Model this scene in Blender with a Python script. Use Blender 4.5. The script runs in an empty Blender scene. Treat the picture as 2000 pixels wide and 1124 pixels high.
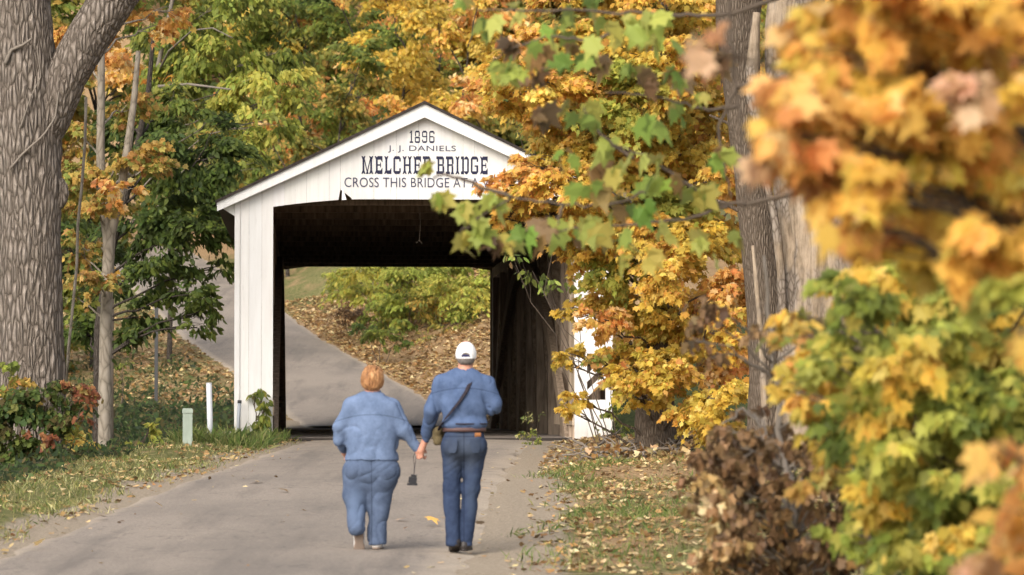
import bpy, math, random
import numpy as np
from mathutils import Vector, Matrix

# ------------------------------------------------------------------ camera, sky, sun, exposure
scene = bpy.context.scene
COL = scene.collection
FPX, VPY = 6560.0, 795.0            # focal length and horizon row in pixels of the 2000 x 1124 photograph
PITCH = math.atan((VPY - 562.0) / FPX)
CP, SP = math.cos(PITCH), math.sin(PITCH)

def at(px, py, Y):
    """world point seen at pixel (px, py) of the photograph at distance Y; the camera is at the origin"""
    x, u = px - 1000.0, 562.0 - py
    dy, dz = FPX * CP - u * SP, FPX * SP + u * CP
    return np.array([x * Y / dy, Y, dz * Y / dy])

cam = bpy.data.cameras.new('camera')
camo = bpy.data.objects.new('camera', cam)
COL.objects.link(camo)
cam.sensor_width = 36.0
cam.lens = FPX / 2000.0 * 36.0
cam.clip_start, cam.clip_end = 0.2, 2000.0
camo.rotation_euler = (math.pi / 2 + PITCH, 0, 0)
cam.dof.use_dof = True
cam.dof.focus_distance = 50.0
cam.dof.aperture_fstop = 3.5
scene.camera = camo

SUN_EL, SUN_AZ = math.radians(37), math.radians(207)   # azimuth from +Y clockwise: behind the camera, to its left
world = bpy.data.worlds.new('World')
scene.world = world
world.use_nodes = True
wn = world.node_tree.nodes
sky = wn.new('ShaderNodeTexSky')
sky.sky_type = 'NISHITA'
sky.sun_disc = False
sky.sun_elevation, sky.sun_rotation = SUN_EL, SUN_AZ
sky.air_density, sky.dust_density, sky.ozone_density = 1.0, 4.0, 1.0
wn['Background'].inputs['Strength'].default_value = 0.15
hz = wn.new('ShaderNodeHueSaturation')              # thin high cloud: a paler sky
hz.inputs['Saturation'].default_value = 0.45
world.node_tree.links.new(sky.outputs[0], hz.inputs['Color'])
world.node_tree.links.new(hz.outputs[0], wn['Background'].inputs['Color'])
sl = bpy.data.lights.new('sun', 'SUN')
sl.energy, sl.angle, sl.color = 1.05, math.radians(50), (1.0, 0.92, 0.80)
so = bpy.data.objects.new('sun', sl)
COL.objects.link(so)
sd = Vector((math.sin(SUN_AZ) * math.cos(SUN_EL), math.cos(SUN_AZ) * math.cos(SUN_EL), math.sin(SUN_EL)))
so.rotation_euler = sd.to_track_quat('Z', 'Y').to_euler()
so.location = (0, 0, 60)
scene.view_settings.view_transform = 'Standard'
scene.view_settings.look = 'None'
scene.view_settings.exposure = 0.84
scene.view_settings.gamma = 1.0
scene.cycles.max_bounces = 6
scene.cycles.diffuse_bounces = 4
scene.cycles.transmission_bounces = 3
scene.cycles.transparent_max_bounces = 4
scene.cycles.use_denoising = True

rnd = random.Random(7)
R = np.random.default_rng(11)

# ------------------------------------------------------------------ small helpers
def lin(c):
    c = np.asarray(c, float) / 255.0
    return np.where(c <= 0.04045, c / 12.92, ((c + 0.055) / 1.055) ** 2.4)

def sm(a, b, x):
    t = np.clip((x - a) / (b - a), 0, 1)
    return t * t * (3 - 2 * t)

def vnoise(P, seed=0):
    P = np.asarray(P, float)
    i = np.floor(P).astype(np.int64)
    f = P - i
    f = f * f * (3 - 2 * f)
    def h(a, b, c):
        n = (a * 73856093) ^ (b * 19349663) ^ (c * 83492791) ^ (seed * 2654435761 & 0x7fffffff)
        n = (n ^ (n >> 13)) * 1274126177 & 0x7fffffff
        n = (n ^ (n >> 16)) & 0xffffff
        return n / float(0xffffff)
    o = 0
    for a in (0, 1):
        for b in (0, 1):
            for c in (0, 1):
                w = (f[:, 0] if a else 1 - f[:, 0]) * (f[:, 1] if b else 1 - f[:, 1]) * (f[:, 2] if c else 1 - f[:, 2])
                o = o + w * h(i[:, 0] + a, i[:, 1] + b, i[:, 2] + c)
    return o * 2 - 1

def tag(o, label=None, cat=None, group=None, kind=None):
    for k, v in (('label', label), ('category', cat), ('group', group), ('kind', kind)):
        if v: o[k] = v
    return o

def empty(name, loc, label, cat, rz=0.0, group=None):
    o = bpy.data.objects.new(name, None)
    COL.objects.link(o)
    o.empty_display_size = 0.3
    o.location = tuple(float(v) for v in loc)
    o.rotation_euler = (0, 0, rz)
    return tag(o, label, cat, group)

class MB:
    """collects polygons; build() links them as ONE mesh object"""
    def __init__(s):
        s.v, s.f, s.c, s.n = [], [], [], 0
    def add(s, V, F, col=None):
        V = np.asarray(V, float).reshape(-1, 3)
        s.v.append(V)
        for f in F: s.f.append([int(i) + s.n for i in f])
        s.c.append(np.tile(np.append(np.asarray(col if col is not None else (1, 1, 1), float)[:3], 1), (len(V), 1)))
        s.n += len(V)
    def box(s, lo, hi, col=None):
        x0, y0, z0 = lo; x1, y1, z1 = hi
        s.add([(x0, y0, z0), (x1, y0, z0), (x1, y1, z0), (x0, y1, z0), (x0, y0, z1), (x1, y0, z1), (x1, y1, z1), (x0, y1, z1)],
              [(0, 3, 2, 1), (4, 5, 6, 7), (0, 1, 5, 4), (1, 2, 6, 5), (2, 3, 7, 6), (3, 0, 4, 7)], col)
    def prism(s, poly, y0, y1, col=None):
        """polygon in x-z, counter-clockwise seen from -y, extruded from y0 to y1"""
        n = len(poly)
        V = [(p[0], y0, p[1]) for p in poly] + [(p[0], y1, p[1]) for p in poly]
        F = [tuple(range(n)), tuple(range(2 * n - 1, n - 1, -1))]
        F += [((i + 1) % n, i, n + i, n + (i + 1) % n) for i in range(n)]
        s.add(V, F, col)
    def bar(s, a, b, w, d, up=(0, 1, 0), col=None):
        a, b = np.asarray(a, float), np.asarray(b, float)
        t = (b - a) / np.linalg.norm(b - a)
        u = np.cross(t, up); u /= np.linalg.norm(u)
        v = np.cross(u, t)
        V = [p + su * u * w / 2 + sv * v * d / 2 for p in (a, b) for su, sv in ((-1, -1), (1, -1), (1, 1), (-1, 1))]
        s.add(V, [(0, 1, 2, 3), (7, 6, 5, 4), (0, 4, 5, 1), (1, 5, 6, 2), (2, 6, 7, 3), (3, 7, 4, 0)], col)
    def tube(s, pts, rad, n=8, col=None, rough=0.0, seed=0, cap=True):
        pts = np.asarray(pts, float)
        rad = np.broadcast_to(np.asarray(rad, float), (len(pts),))
        T = np.gradient(pts, axis=0)
        T /= np.linalg.norm(T, axis=1)[:, None] + 1e-9
        up = np.array([0.0, 1.0, 0.0]) if abs(T[0][1]) < 0.8 else np.array([1.0, 0, 0])
        V = []
        for p, t, r in zip(pts, T, rad):
            u = np.cross(t, up); u /= np.linalg.norm(u) + 1e-9
            w = np.cross(u, t)
            a = np.arange(n) * 2 * math.pi / n
            V.append(p + r * (np.cos(a)[:, None] * u + np.sin(a)[:, None] * w))
        V = np.concatenate(V)
        if rough:
            C = np.repeat(pts, n, axis=0)
            rr = np.repeat(rad, n)
            k = 1 + rough * (vnoise(V / (rr[:, None] * 0.8 + 0.02), seed) + 0.5 * vnoise(V * 3, seed + 1))
            V = C + (V - C) * k[:, None]
        F = []
        for i in range(len(pts) - 1):
            for j in range(n):
                k = (j + 1) % n
                F.append((i * n + j, i * n + k, i * n + n + k, i * n + n + j))
        if cap:
            F.append(tuple(range(n - 1, -1, -1)))
            F.append(tuple((len(pts) - 1) * n + j for j in range(n)))
        s.add(V, F, col)
    def build(s, name, mat, parent=None, smooth=False):
        V = np.concatenate(s.v)
        lens = np.array([len(f) for f in s.f])
        return npmesh(name, V, np.concatenate([np.asarray(f) for f in s.f]), lens, mat, parent, np.concatenate(s.c), smooth)

def npmesh(name, V, loops, lens, mat, parent=None, col=None, smooth=False, attrs=None):
    me = bpy.data.meshes.new(name)
    me.vertices.add(len(V)); me.vertices.foreach_set('co', np.ascontiguousarray(V, np.float32).ravel())
    me.loops.add(len(loops)); me.loops.foreach_set('vertex_index', np.ascontiguousarray(loops, np.int32).ravel())
    me.polygons.add(len(lens))
    st = np.concatenate([[0], np.cumsum(lens)[:-1]]).astype(np.int32)
    me.polygons.foreach_set('loop_start', st)
    me.polygons.foreach_set('use_smooth', np.full(len(lens), bool(smooth)))
    if col is not None:
        a = me.attributes.new('Col', 'FLOAT_COLOR', 'POINT')
        if col.shape[1] == 3: col = np.concatenate([col, np.ones((len(col), 1))], 1)
        a.data.foreach_set('color', np.ascontiguousarray(col, np.float32).ravel())
    for k, arr in (attrs or {}).items():
        a = me.attributes.new(k, 'FLOAT', 'POINT')
        a.data.foreach_set('value', np.ascontiguousarray(arr, np.float32))
    me.update(calc_edges=True)
    me.materials.append(mat)
    o = bpy.data.objects.new(name, me)
    COL.objects.link(o)
    if parent is not None:
        o.parent = parent
    return o

# ------------------------------------------------------------------ materials (node graphs)
class NT:
    def __init__(s, name, rough=0.7, spec=0.3):
        s.m = bpy.data.materials.new(name)
        s.m.use_nodes = True
        s.t = s.m.node_tree
        s.b = s.t.nodes['Principled BSDF']
        s.b.inputs['Roughness'].default_value = rough
        s.b.inputs['Specular IOR Level'].default_value = spec
    def n(s, typ, ins=None, **kw):
        nd = s.t.nodes.new('ShaderNode' + typ)
        for k, v in kw.items(): setattr(nd, k, v)
        for k, v in (ins or {}).items():
            if hasattr(v, 'is_output'): s.t.links.new(v, nd.inputs[k])
            else: nd.inputs[k].default_value = v
        return nd
    def noise(s, scale, detail=4, vec=None, rough=0.6):
        nd = s.n('TexNoise', {'Scale': scale, 'Detail': detail, 'Roughness': rough})
        if vec is not None: s.t.links.new(vec, nd.inputs['Vector'])
        return nd.outputs['Fac']
    def ramp(s, fac, stops):
        nd = s.n('ValToRGB', {'Fac': fac})
        el = nd.color_ramp.elements
        while len(el) < len(stops): el.new(0.5)
        for e, (p, c) in zip(el, stops):
            e.position = p
            e.color = tuple(c) + (1,) if len(c) == 3 else c
        return nd.outputs['Color']
    def mix(s, fac, a, b, mode='MIX'):
        nd = s.t.nodes.new('ShaderNodeMix')
        nd.data_type = 'RGBA'; nd.blend_type = mode
        for k, v in ((0, fac), (6, a), (7, b)):
            if hasattr(v, 'is_output'): s.t.links.new(v, nd.inputs[k])
            else: nd.inputs[k].default_value = v if k == 0 else (tuple(v) + (1,) if len(v) == 3 else v)
        return nd.outputs[2]
    def math(s, op, a, b=0.0, clamp=False):
        nd = s.n('Math', {0: a, 1: b}, operation=op); nd.use_clamp = clamp
        return nd.outputs[0]
    def attr(s, name, out='Color'):
        return s.n('Attribute', attribute_name=name).outputs[out]
    def pos(s, scale=(1, 1, 1), obj=True):
        tc = s.n('TexCoord')
        mp = s.n('Mapping', {'Vector': tc.outputs['Object'], 'Scale': scale})
        return mp.outputs[0]
    def color(s, c):
        if hasattr(c, 'is_output'): s.t.links.new(c, s.b.inputs['Base Color'])
        else: s.b.inputs['Base Color'].default_value = tuple(c) + (1,)
        return s
    def bump(s, h, strength=0.5, dist=0.02):
        nd = s.n('Bump', {'Height': h, 'Strength': strength, 'Distance': dist})
        s.t.links.new(nd.outputs[0], s.b.inputs['Normal'])
        return s

def leaf_material(name, transl=0.46):
    k = NT(name, 0.5, 0.22)
    c = k.attr('Col')
    k.color(c)
    tr = k.n('BsdfTranslucent', {'Color': k.mix(0.12, c, (0.8, 0.8, 0.6))})
    mx = k.n('MixShader', {0: transl, 1: k.b.outputs[0], 2: tr.outputs[0]})
    out = [n for n in k.t.nodes if n.type == 'OUTPUT_MATERIAL'][0]
    k.t.links.new(mx.outputs[0], out.inputs['Surface'])
    return k.m

def bark_material(name, dark, mid, light, sx=14, sz=2.6, strength=0.9, dist=0.03, wob=1.0):
    k = NT(name, 0.9, 0.1)
    v = k.pos((sx, sx, sz))
    nz = k.n('TexNoise', {'Scale': 0.6, 'Detail': 3.0, 'Vector': v})
    vv = k.n('VectorMath', {0: v, 1: k.n('VectorMath', {0: nz.outputs['Color'], 1: (wob, wob, wob)}, operation='MULTIPLY').outputs[0]}, operation='ADD').outputs[0]
    vo = k.n('TexVoronoi', {'Scale': 1.0, 'Vector': vv}, feature='DISTANCE_TO_EDGE')
    ridge = k.math('MULTIPLY', vo.outputs['Distance'], 2.2, True)
    fine = k.noise(3.0, 6, v)
    h = k.math('ADD', ridge, k.math('MULTIPLY', fine, 0.5))
    c = k.ramp(h, [(0.16, dark), (0.42, mid), (0.95, light)])
    c = k.mix(k.math('MULTIPLY', k.noise(0.25, 3, v), 0.5), c, tuple(np.array(mid) * 0.75))
    k.color(c).bump(h, strength, dist)
    return k.m

M = {}
M['leaf'] = leaf_material('leaf')
M['dry_leaf'] = leaf_material('dry_leaf', 0.15)
M['bark_grey'] = bark_material('bark_furrowed', (0.035, 0.027, 0.021), (0.19, 0.155, 0.125), (0.39, 0.33, 0.28), 16, 3.3, 1.0, 0.06, .7)
M['bark_brown'] = bark_material('bark_brown', (0.05, 0.036, 0.026), (0.15, 0.115, 0.085), (0.25, 0.2, 0.155), 34, 6)
M['bark_smooth'] = bark_material('bark_smooth', (0.12, 0.1, 0.075), (0.27, 0.23, 0.18), (0.37, 0.32, 0.26), 9, 4, 0.25)
M['bark_dark'] = bark_material('bark_dark', (0.02, 0.017, 0.014), (0.07, 0.057, 0.047), (0.12, 0.1, 0.085), 30, 6)
M['twig'] = NT('twig_bark', 0.85, 0.1).color((0.11, 0.085, 0.065)).m
M['grey_twig'] = NT('grey_twig_bark', 0.85, 0.1).color((0.2, 0.17, 0.14)).m

def dead_wood():
    k = NT('stripped_wood', 0.85, 0.15)
    v = k.pos((9, 9, 0.9))
    g = k.math('ADD', k.math('MULTIPLY', k.noise(1.4, 8, v, 0.7), .7), k.math('MULTIPLY', k.noise(2.2, 6, k.pos((5, 5, 2.5)), .7), .3))
    c = k.ramp(g, [(0.3, (0.06, 0.042, 0.03)), (0.46, (0.25, 0.19, 0.13)), (0.62, (0.43, 0.34, 0.25)), (0.8, (0.5, 0.43, 0.36))])
    p = k.noise(1.6, 3, k.pos((1, 1, 0.55)))
    cv = k.n('TexVoronoi', {'Scale': 1.0, 'Vector': k.pos((17, 17, 8))}, feature='DISTANCE_TO_EDGE').outputs['Distance']
    bark = k.ramp(cv, [(0.02, (0.10, 0.078, 0.06)), (0.16, (0.23, 0.19, 0.155)), (0.6, (0.33, 0.285, 0.24))])
    c = k.mix(k.ramp(p, [(0.48, (0, 0, 0)), (0.56, (.9, .9, .9))]), c, bark)
    k.color(c).bump(g, 0.8, 0.04)
    return k.m
M['dead_wood'] = dead_wood()

def white_boards():
    k = NT('white_painted_boards', 0.6, 0.3)
    v = k.pos((7, 7, 0.6))
    st = k.noise(2.0, 6, v)
    base = k.mix(1.0, k.ramp(st, [(0.25, (0.78, 0.765, 0.74)), (0.6, (0.86, 0.85, 0.83))]), k.attr('Col'), 'MULTIPLY')
    low = k.n('SeparateXYZ', {0: k.pos((1, 1, 1))}).outputs['Z']
    dirt = k.math('MULTIPLY', k.math('SUBTRACT', 1.0, k.math('MULTIPLY', low, 2.2, True), True), k.noise(5, 5, k.pos((1, 1, 0.4))), True)
    base = k.mix(dirt, base, (0.4, 0.36, 0.3))
    wear = k.ramp(k.noise(6, 8, k.pos((2.5, 2.5, 0.35)), 0.75), [(0.6, (0, 0, 0)), (0.74, (1, 1, 1))])
    base = k.mix(k.math('MULTIPLY', wear, 0.45), base, (0.42, 0.39, 0.36))
    k.color(base).bump(st, 0.25, 0.006)
    return k.m
M['white_boards'] = white_boards()

def old_wood(name, dark, light, sc=(6, 6, 0.7)):
    k = NT(name, 0.85, 0.15)
    g = k.noise(2.5, 7, k.pos(sc))
    c = k.mix(1.0, k.ramp(g, [(0.3, dark), (0.7, light)]), k.attr('Col'), 'MULTIPLY')
    k.color(c).bump(g, 0.4, 0.01)
    return k.m
M['old_wood'] = old_wood('weathered_timber', (0.2, 0.15, 0.11), (0.5, 0.40, 0.31))
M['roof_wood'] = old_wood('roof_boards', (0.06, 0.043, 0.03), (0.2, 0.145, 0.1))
M['deck'] = old_wood('deck_planks', (0.12, 0.1, 0.085), (0.28, 0.24, 0.21), (0.8, 6, 6))
M['shingle'] = old_wood('dark_shingles', (0.03, 0.024, 0.022), (0.07, 0.058, 0.052), (3, 3, 3))
M['ink'] = NT('navy_lettering_paint', 0.55, 0.3).color((0.018, 0.02, 0.055)).m
M['ink_thin'] = NT('grey_blue_lettering_paint', 0.6, 0.3).color((0.075, 0.075, 0.12)).m

# ------------------------------------------------------------------ the ground
RY = np.array([-40, 0, 20, 27, 40, 55, 80, 84, 90, 97, 110, 124, 150, 160, 180, 210.])
RX = np.array([-2.9, -2.7, -2.45, -2.38, -2.12, -1.5, -3.0, -3.45, -4.35, -5.9, -8.6, -11.0, -15.6, -17.6, -24, -40.])
RH = np.array([2.15, 2.1, 2.05, 2.05, 2.0, 1.9, 1.95, 2.05, 2.15, 2.2, 2.3, 2.4, 2.4, 2.4, 2.4, 2.4])
ZY = np.array([-40, 0, 10, 20, 29, 40, 55, 80, 84, 90, 97, 110, 124, 150, 180, 210.])
ZZ = np.array([-1.9, -1.75, -1.66, -1.5, -1.27, -0.95, -0.555, -0.5, -0.36, 0.2, 0.98, 2.3, 3.7, 6.3, 9.6, 14.])
def road_x(y): return np.interp(y, RY, RX)
def road_h(y): return np.interp(y, RY, RH)
def road_z(y):
    return (np.interp(y - 2, ZY, ZZ) + np.interp(y, ZY, ZZ) * 2 + np.interp(y + 2, ZY, ZZ)) / 4

def ground_parts(x, y):
    d = x - road_x(y)
    s = np.abs(d) - road_h(y)                       # metres beyond the road's edge
    return d, s

def ground_z(x, y):
    x, y = np.asarray(x, float), np.asarray(y, float)
    d, s = ground_parts(x, y)
    z = road_z(y).copy()
    sp = np.maximum(s, 0)
    near = 1 - sm(56, 84, y)
    left, right = (d < 0), (d >= 0)
    zl = 0.06 * sm(0.1, 1.2, sp) - 0.55 * sm(1.7, 3.4, sp) - 0.9 * sm(5, 13, sp)
    zr = 0.05 * sm(0.1, 1.5, sp) + 0.12 * sm(1.5, 4, sp) + 0.06 * np.maximum(sp - 6, 0)
    z = z + near * np.where(left, zl, zr)
    far = 1 - near
    fr = 0.10 * sm(0.2, 1.5, sp) + 0.40 * np.maximum(sp - 1.0, 0) * sm(0.5, 3, sp)
    fr = np.where(fr > 2.6, 2.6 + (fr - 2.6) * 0.12, fr)
    fl = -0.05 * np.minimum(sp, 10) + 0.10 * np.maximum(sp - 12, 0)
    z = z + far * np.where(left, fl, fr)
    z = z + 0.5 * np.maximum(y - 163, 0) * sm(163, 175, y) * (y > 150)
    ravine = sm(57, 61, y) * (1 - sm(71, 80, y))
    z = z - ravine * (2.3 + 0.3 * np.sin(x * 0.3))
    P = np.stack([x * 0.6, y * 0.6, 0 * x], -1).reshape(-1, 3)
    nz = (vnoise(P, 3) * 0.10 + vnoise(P * 4, 4) * 0.03).reshape(x.shape)
    z = z + nz * sm(0.1, 1.0, sp) * (1 + 1.5 * far)
    return z

def grow(a, b, step, ratio):
    o = [a]
    while abs(o[-1] - b) > step and len(o) < 400:
        o.append(o[-1] + math.copysign(step, b - a)); step *= ratio
    return o
gx = np.array(sorted(set(np.round(list(np.arange(-13, 6, 0.22)) + grow(-13.3, -160, 0.5, 1.12) + grow(6.2, 160, 0.5, 1.12), 3))))
gy = np.array(sorted(set(np.round(list(np.arange(20, 62, 0.25)) + list(np.arange(62, 130, 0.6)) + grow(130, 330, 1, 1.06) + grow(19.7, -60, 0.5, 1.15), 3))))
GX, GY = np.meshgrid(gx, gy)
GZ = ground_z(GX, GY)
d_, s_ = ground_parts(GX, GY)
has_road = (GY < 55.6) | (GY > 79.5)
GZ = GZ - np.where(has_road, 0.05 * (1 - sm(-0.35, -0.05, s_)), 0)
V = np.stack([GX, GY, GZ], -1).reshape(-1, 3)
ny, nx = GX.shape
ii = (np.arange(ny - 1)[:, None] * nx + np.arange(nx - 1)[None, :]).ravel()
Q = np.stack([ii, ii + 1, ii + nx + 1, ii + nx], 1)
dirt = (1 - sm(0.15, 0.9, s_)) * (GY < 84)
dirt_r = np.where((d_ > 0) & (GY < 58), 1 - sm(0.3, 1.3, s_), dirt)
litter = np.where(GY > 80, 0.85, np.where(d_ > 0, 0.5 + 0.4 * sm(38, 48, GY), 0.25))
litter = np.where((GY > 80) & (d_ < 0), 0.5, litter)
litter = litter - 0.5 * sm(113, 124, GY) * (1 - sm(150, 160, GY))
weedy = sm(55, 60, GY) * (1 - sm(82, 92, GY)) * (np.abs(d_) > 2.5)
weedy = np.maximum(weedy, np.where((d_ < 0) & (GY < 62), sm(1.6, 2.3, s_), 0))

def ground_material():
    k = NT('ground', 0.95, 0.1)
    v = k.pos()
    n1, n2, n3 = k.noise(1.1, 5, v), k.noise(9, 5, v), k.noise(38, 4, v)
    grass = k.ramp(n2, [(0.3, (0.075, 0.085, 0.028)), (0.55, (0.16, 0.15, 0.06)), (0.75, (0.26, 0.21, 0.105))])
    lit = k.ramp(k.noise(22, 5, v), [(0.3, (0.16, 0.105, 0.058)), (0.5, (0.29, 0.19, 0.10)), (0.7, (0.42, 0.30, 0.17))])
    dirtc = k.ramp(n3, [(0.3, (0.2, 0.155, 0.11)), (0.55, (0.33, 0.27, 0.2)), (0.75, (0.44, 0.37, 0.29))])
    weed = k.ramp(n2, [(0.3, (0.022, 0.03, 0.013)), (0.7, (0.07, 0.08, 0.03))])
    def mask(attr, wob):
        a = k.math('ADD', k.attr(attr, 'Fac'), k.math('MULTIPLY', k.math('SUBTRACT', n1 if wob > 0.9 else n2, 0.5), wob))
        return k.ramp(a, [(0.4, (0, 0, 0)), (0.62, (1, 1, 1))])
    c = k.mix(mask('litter', 1.3), grass, lit)
    c = k.mix(mask('weedy', 0.8), c, weed)
    c = k.mix(mask('dirt', 1.0), c, dirtc)
    k.color(c).bump(k.math('ADD', n3, n2), 0.6, 0.04)
    return k.m
M['ground'] = ground_material()
g = npmesh('ground', V, Q.ravel(), np.full(len(Q), 4), M['ground'], None, None, True,
           {'dirt': dirt_r.ravel(), 'litter': litter.ravel(), 'weedy': weedy.ravel()})
tag(g, kind='structure')

def road_material():
    k = NT('worn_asphalt', 0.9, 0.2)
    v = k.pos()
    sp = k.math('ADD', k.math('MULTIPLY', k.noise(120, 3, v, 0.8), .6), k.math('MULTIPLY', k.noise(28, 4, v, .8), .4))
    bl = k.noise(0.7, 5, k.pos((1.0, 0.35, 1)))
    c = k.ramp(sp, [(0.36, (0.122, 0.100, 0.080)), (0.5, (0.26, 0.217, 0.178)), (0.64, (0.43, 0.365, 0.30))])
    c = k.mix(k.ramp(bl, [(0.42, (0, 0, 0)), (0.66, (0.6, 0.6, 0.6))]), c, (0.155, 0.134, 0.115))
    streak = k.noise(1.0, 5, k.pos((2.2, 0.16, 1)))
    c = k.mix(k.ramp(streak, [(0.52, (0, 0, 0)), (0.72, (0.6, 0.6, 0.6))]), c, (0.125, 0.108, 0.094))
    cr = k.n('TexVoronoi', {'Scale': 0.55, 'Vector': k.n('VectorMath', {0: v, 1: k.n('TexNoise', {'Scale': 2.0, 'Detail': 4.0, 'Vector': v}).outputs['Color']}, operation='ADD').outputs[0]}, feature='DISTANCE_TO_EDGE').outputs['Distance']
    c = k.mix(k.ramp(cr, [(0.0, (0.5, 0.5, 0.5)), (0.012, (0, 0, 0))]), c, (0.09, 0.08, 0.07))
    e = k.math('ADD', k.attr('edge', 'Fac'), k.math('MULTIPLY', k.math('SUBTRACT', k.noise(3, 6, v), 0.5), 1.1))
    grit = k.ramp(k.noise(60, 4, v), [(0.3, (0.26, 0.205, 0.15)), (0.7, (0.47, 0.395, 0.31))])
    c = k.mix(k.ramp(e, [(0.3, (0, 0, 0)), (0.95, (1, 1, 1))]), c, grit)
    k.color(c).bump(sp, 0.35, 0.008)
    return k.m
M['road'] = road_material()
def road_strip(name, ys, t):
    ts = np.linspace(-1, 1, 25)
    Yc, T = np.meshgrid(ys, ts, indexing='ij')
    X = road_x(Yc) + T * road_h(Yc)
    jit = vnoise(np.stack([Yc * 1.7, T * 9, 0 * T], -1).reshape(-1, 3), 9).reshape(T.shape)
    X = X + np.where(np.abs(T) > 0.99, jit * 0.16, 0)
    Z = road_z(Yc) + 0.03 * (1 - T ** 2) + 0.008
    Z = np.where(np.abs(T) > 0.99, Z - 0.03, Z)
    n, m = T.shape
    ii = (np.arange(n - 1)[:, None] * m + np.arange(m - 1)[None, :]).ravel()
    Q = np.stack([ii, ii + 1, ii + m + 1, ii + m], 1)
    edge = sm(0.62, 1.0, T) if t == 'near' else sm(0.8, 1.0, np.abs(T))
    if t == 'near': edge = np.maximum(edge, np.maximum(sm(0.82, 1.0, -T), sm(46, 54, Yc) * 0.62))
    o = npmesh(name, np.stack([X, Yc, Z], -1).reshape(-1, 3), Q.ravel(), np.full(len(Q), 4), M['road'], None, None, True, {'edge': edge.ravel()})
    return tag(o, kind='structure')
road_strip('road', np.arange(-20, 55.61, 0.2), 'near')
road_strip('hill_road', np.arange(80.2, 200, 0.5), 'far')

# ------------------------------------------------------------------ covered bridge
BR = empty('covered_bridge', (-1.44, 55.0, -0.545), 'white gabled wooden covered bridge over the road with dark lettering on its front', 'covered bridge', math.atan(0.0614))
HW, OP, LEN = 3.10, 2.47, 25.3
EX, EZ, AZ = 3.38, 3.87, 5.50            # eave half-width, eave height, apex height
def roof_z(x): return AZ - (AZ - EZ) * abs(x) / EX
def arch_z(x):
    a = abs(x) / OP
    return 3.945 - 0.13 * max(0, (a - 0.42) / 0.58) ** 1.6
def tint(lo=0.93, hi=1.02):
    t = rnd.uniform(lo, hi); return (t, t * rnd.uniform(0.985, 1.0), t * rnd.uniform(0.965, 1.0))

def portal(y, out):
    """board face of a portal: gable boards and two jamb boards"""
    gable, jl, jr = MB(), MB(), MB()
    bw = (2 * OP) / 27
    for i in range(27):
        x0, x1 = -OP + i * bw, -OP + (i + 1) * bw - rnd.choice((0.0006, 0.001, 0.001, 0.003))
        b0, b1 = arch_z(x0), arch_z(x1)
        if out and i == 6:          # a split, pushed-out board end
            gable.prism([(x0, b0 + 0.17), (x1, b1 + 0.02), (x1, roof_z(x1) - 0.06), (x0, roof_z(x0) - 0.06)], y, y + 0.03, tint())
            gable.prism([(x0 + 0.02, b0 - 0.005), (x0 + 0.10, b0), (x0 + 0.045, b0 + 0.18), (x0 + 0.03, b0 + 0.2)], y - 0.03, y - 0.008, (1.1, 1.1, 1.1))
            continue
        if out and i == 5:
            gable.prism([(x0, b0), (x1 - 0.03, b1), (x1, b1 + 0.16), (x1, roof_z(x1) - 0.06), (x0, roof_z(x0) - 0.06)], y, y + 0.03, tint())
            continue
        P = [(x0, b0), (x1, b1), (x1, roof_z(x1) - 0.06)]
        if x0 < 0 < x1: P.append((0, AZ - 0.06))
        P.append((x0, roof_z(x0) - 0.06))
        yy = y + rnd.uniform(0, 0.004)
        gable.prism(P, yy, yy + 0.03, tint())
    for s, mb in ((-1, jl), (1, jr)):
        ws = [0.0, 0.09, 0.235, 0.445, HW - OP] if s < 0 else [0.0, 0.12, 0.235, 0.42, HW - OP]
        for i in range(4):
            a, b = OP + (HW - OP) - ws[i + 1], OP + (HW - OP) - ws[i] - 0.003
            x0, x1 = (a, b) if s > 0 else (-b, -a)
            z0 = rnd.uniform(0.0, 0.03)
            yy = y + rnd.uniform(0, 0.004) - (0.022 if i == 0 else 0)
            top0, top1 = roof_z(x0) - 0.06, roof_z(x1) - 0.06
            if out and s > 0 and i in (1, 2):      # the right jamb has an opening crossed by slats
                mb.prism([(x0, z0), (x1, z0), (x1, 0.66), (x0, 0.66)], yy, yy + 0.03, tint())
                mb.prism([(x0, 1.42), (x1, 1.42), (x1, top1), (x0, top0)], yy, yy + 0.03, tint())
            else:
                mb.prism([(x0, z0), (x1, z0), (x1, top1), (x0, top0)], yy, yy + 0.03, tint())
        if out and s > 0:
            for q in (0.72, 0.98):
                mb.bar((OP + 0.17, y - 0.012, q), (OP + 0.56, y - 0.012, q + 0.38), 0.09, 0.02)
        # boxed eave end under the roof overhang
        e = EX - 0.03
        P = [(s * HW, EZ - 0.21), (s * e, EZ - 0.05), (s * HW, roof_z(HW) - 0.06)]
        mb.prism(P if s > 0 else P[::-1], y, y + 0.03, tint())
    return gable, jl, jr
ga, jl, jr = portal(0.0, True)
gable_o = ga.build('gable_wall', M['white_boards'], BR)
jl.build('portal_jamb', M['white_boards'], BR)
jr.build('portal_jamb', M['white_boards'], BR)
gb, bl_, br_ = portal(LEN - 0.03, False)
mb = MB(); 
for q in (gb, bl_, br_): q.build('far_portal_wall', M['old_wood'], BR)
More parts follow.
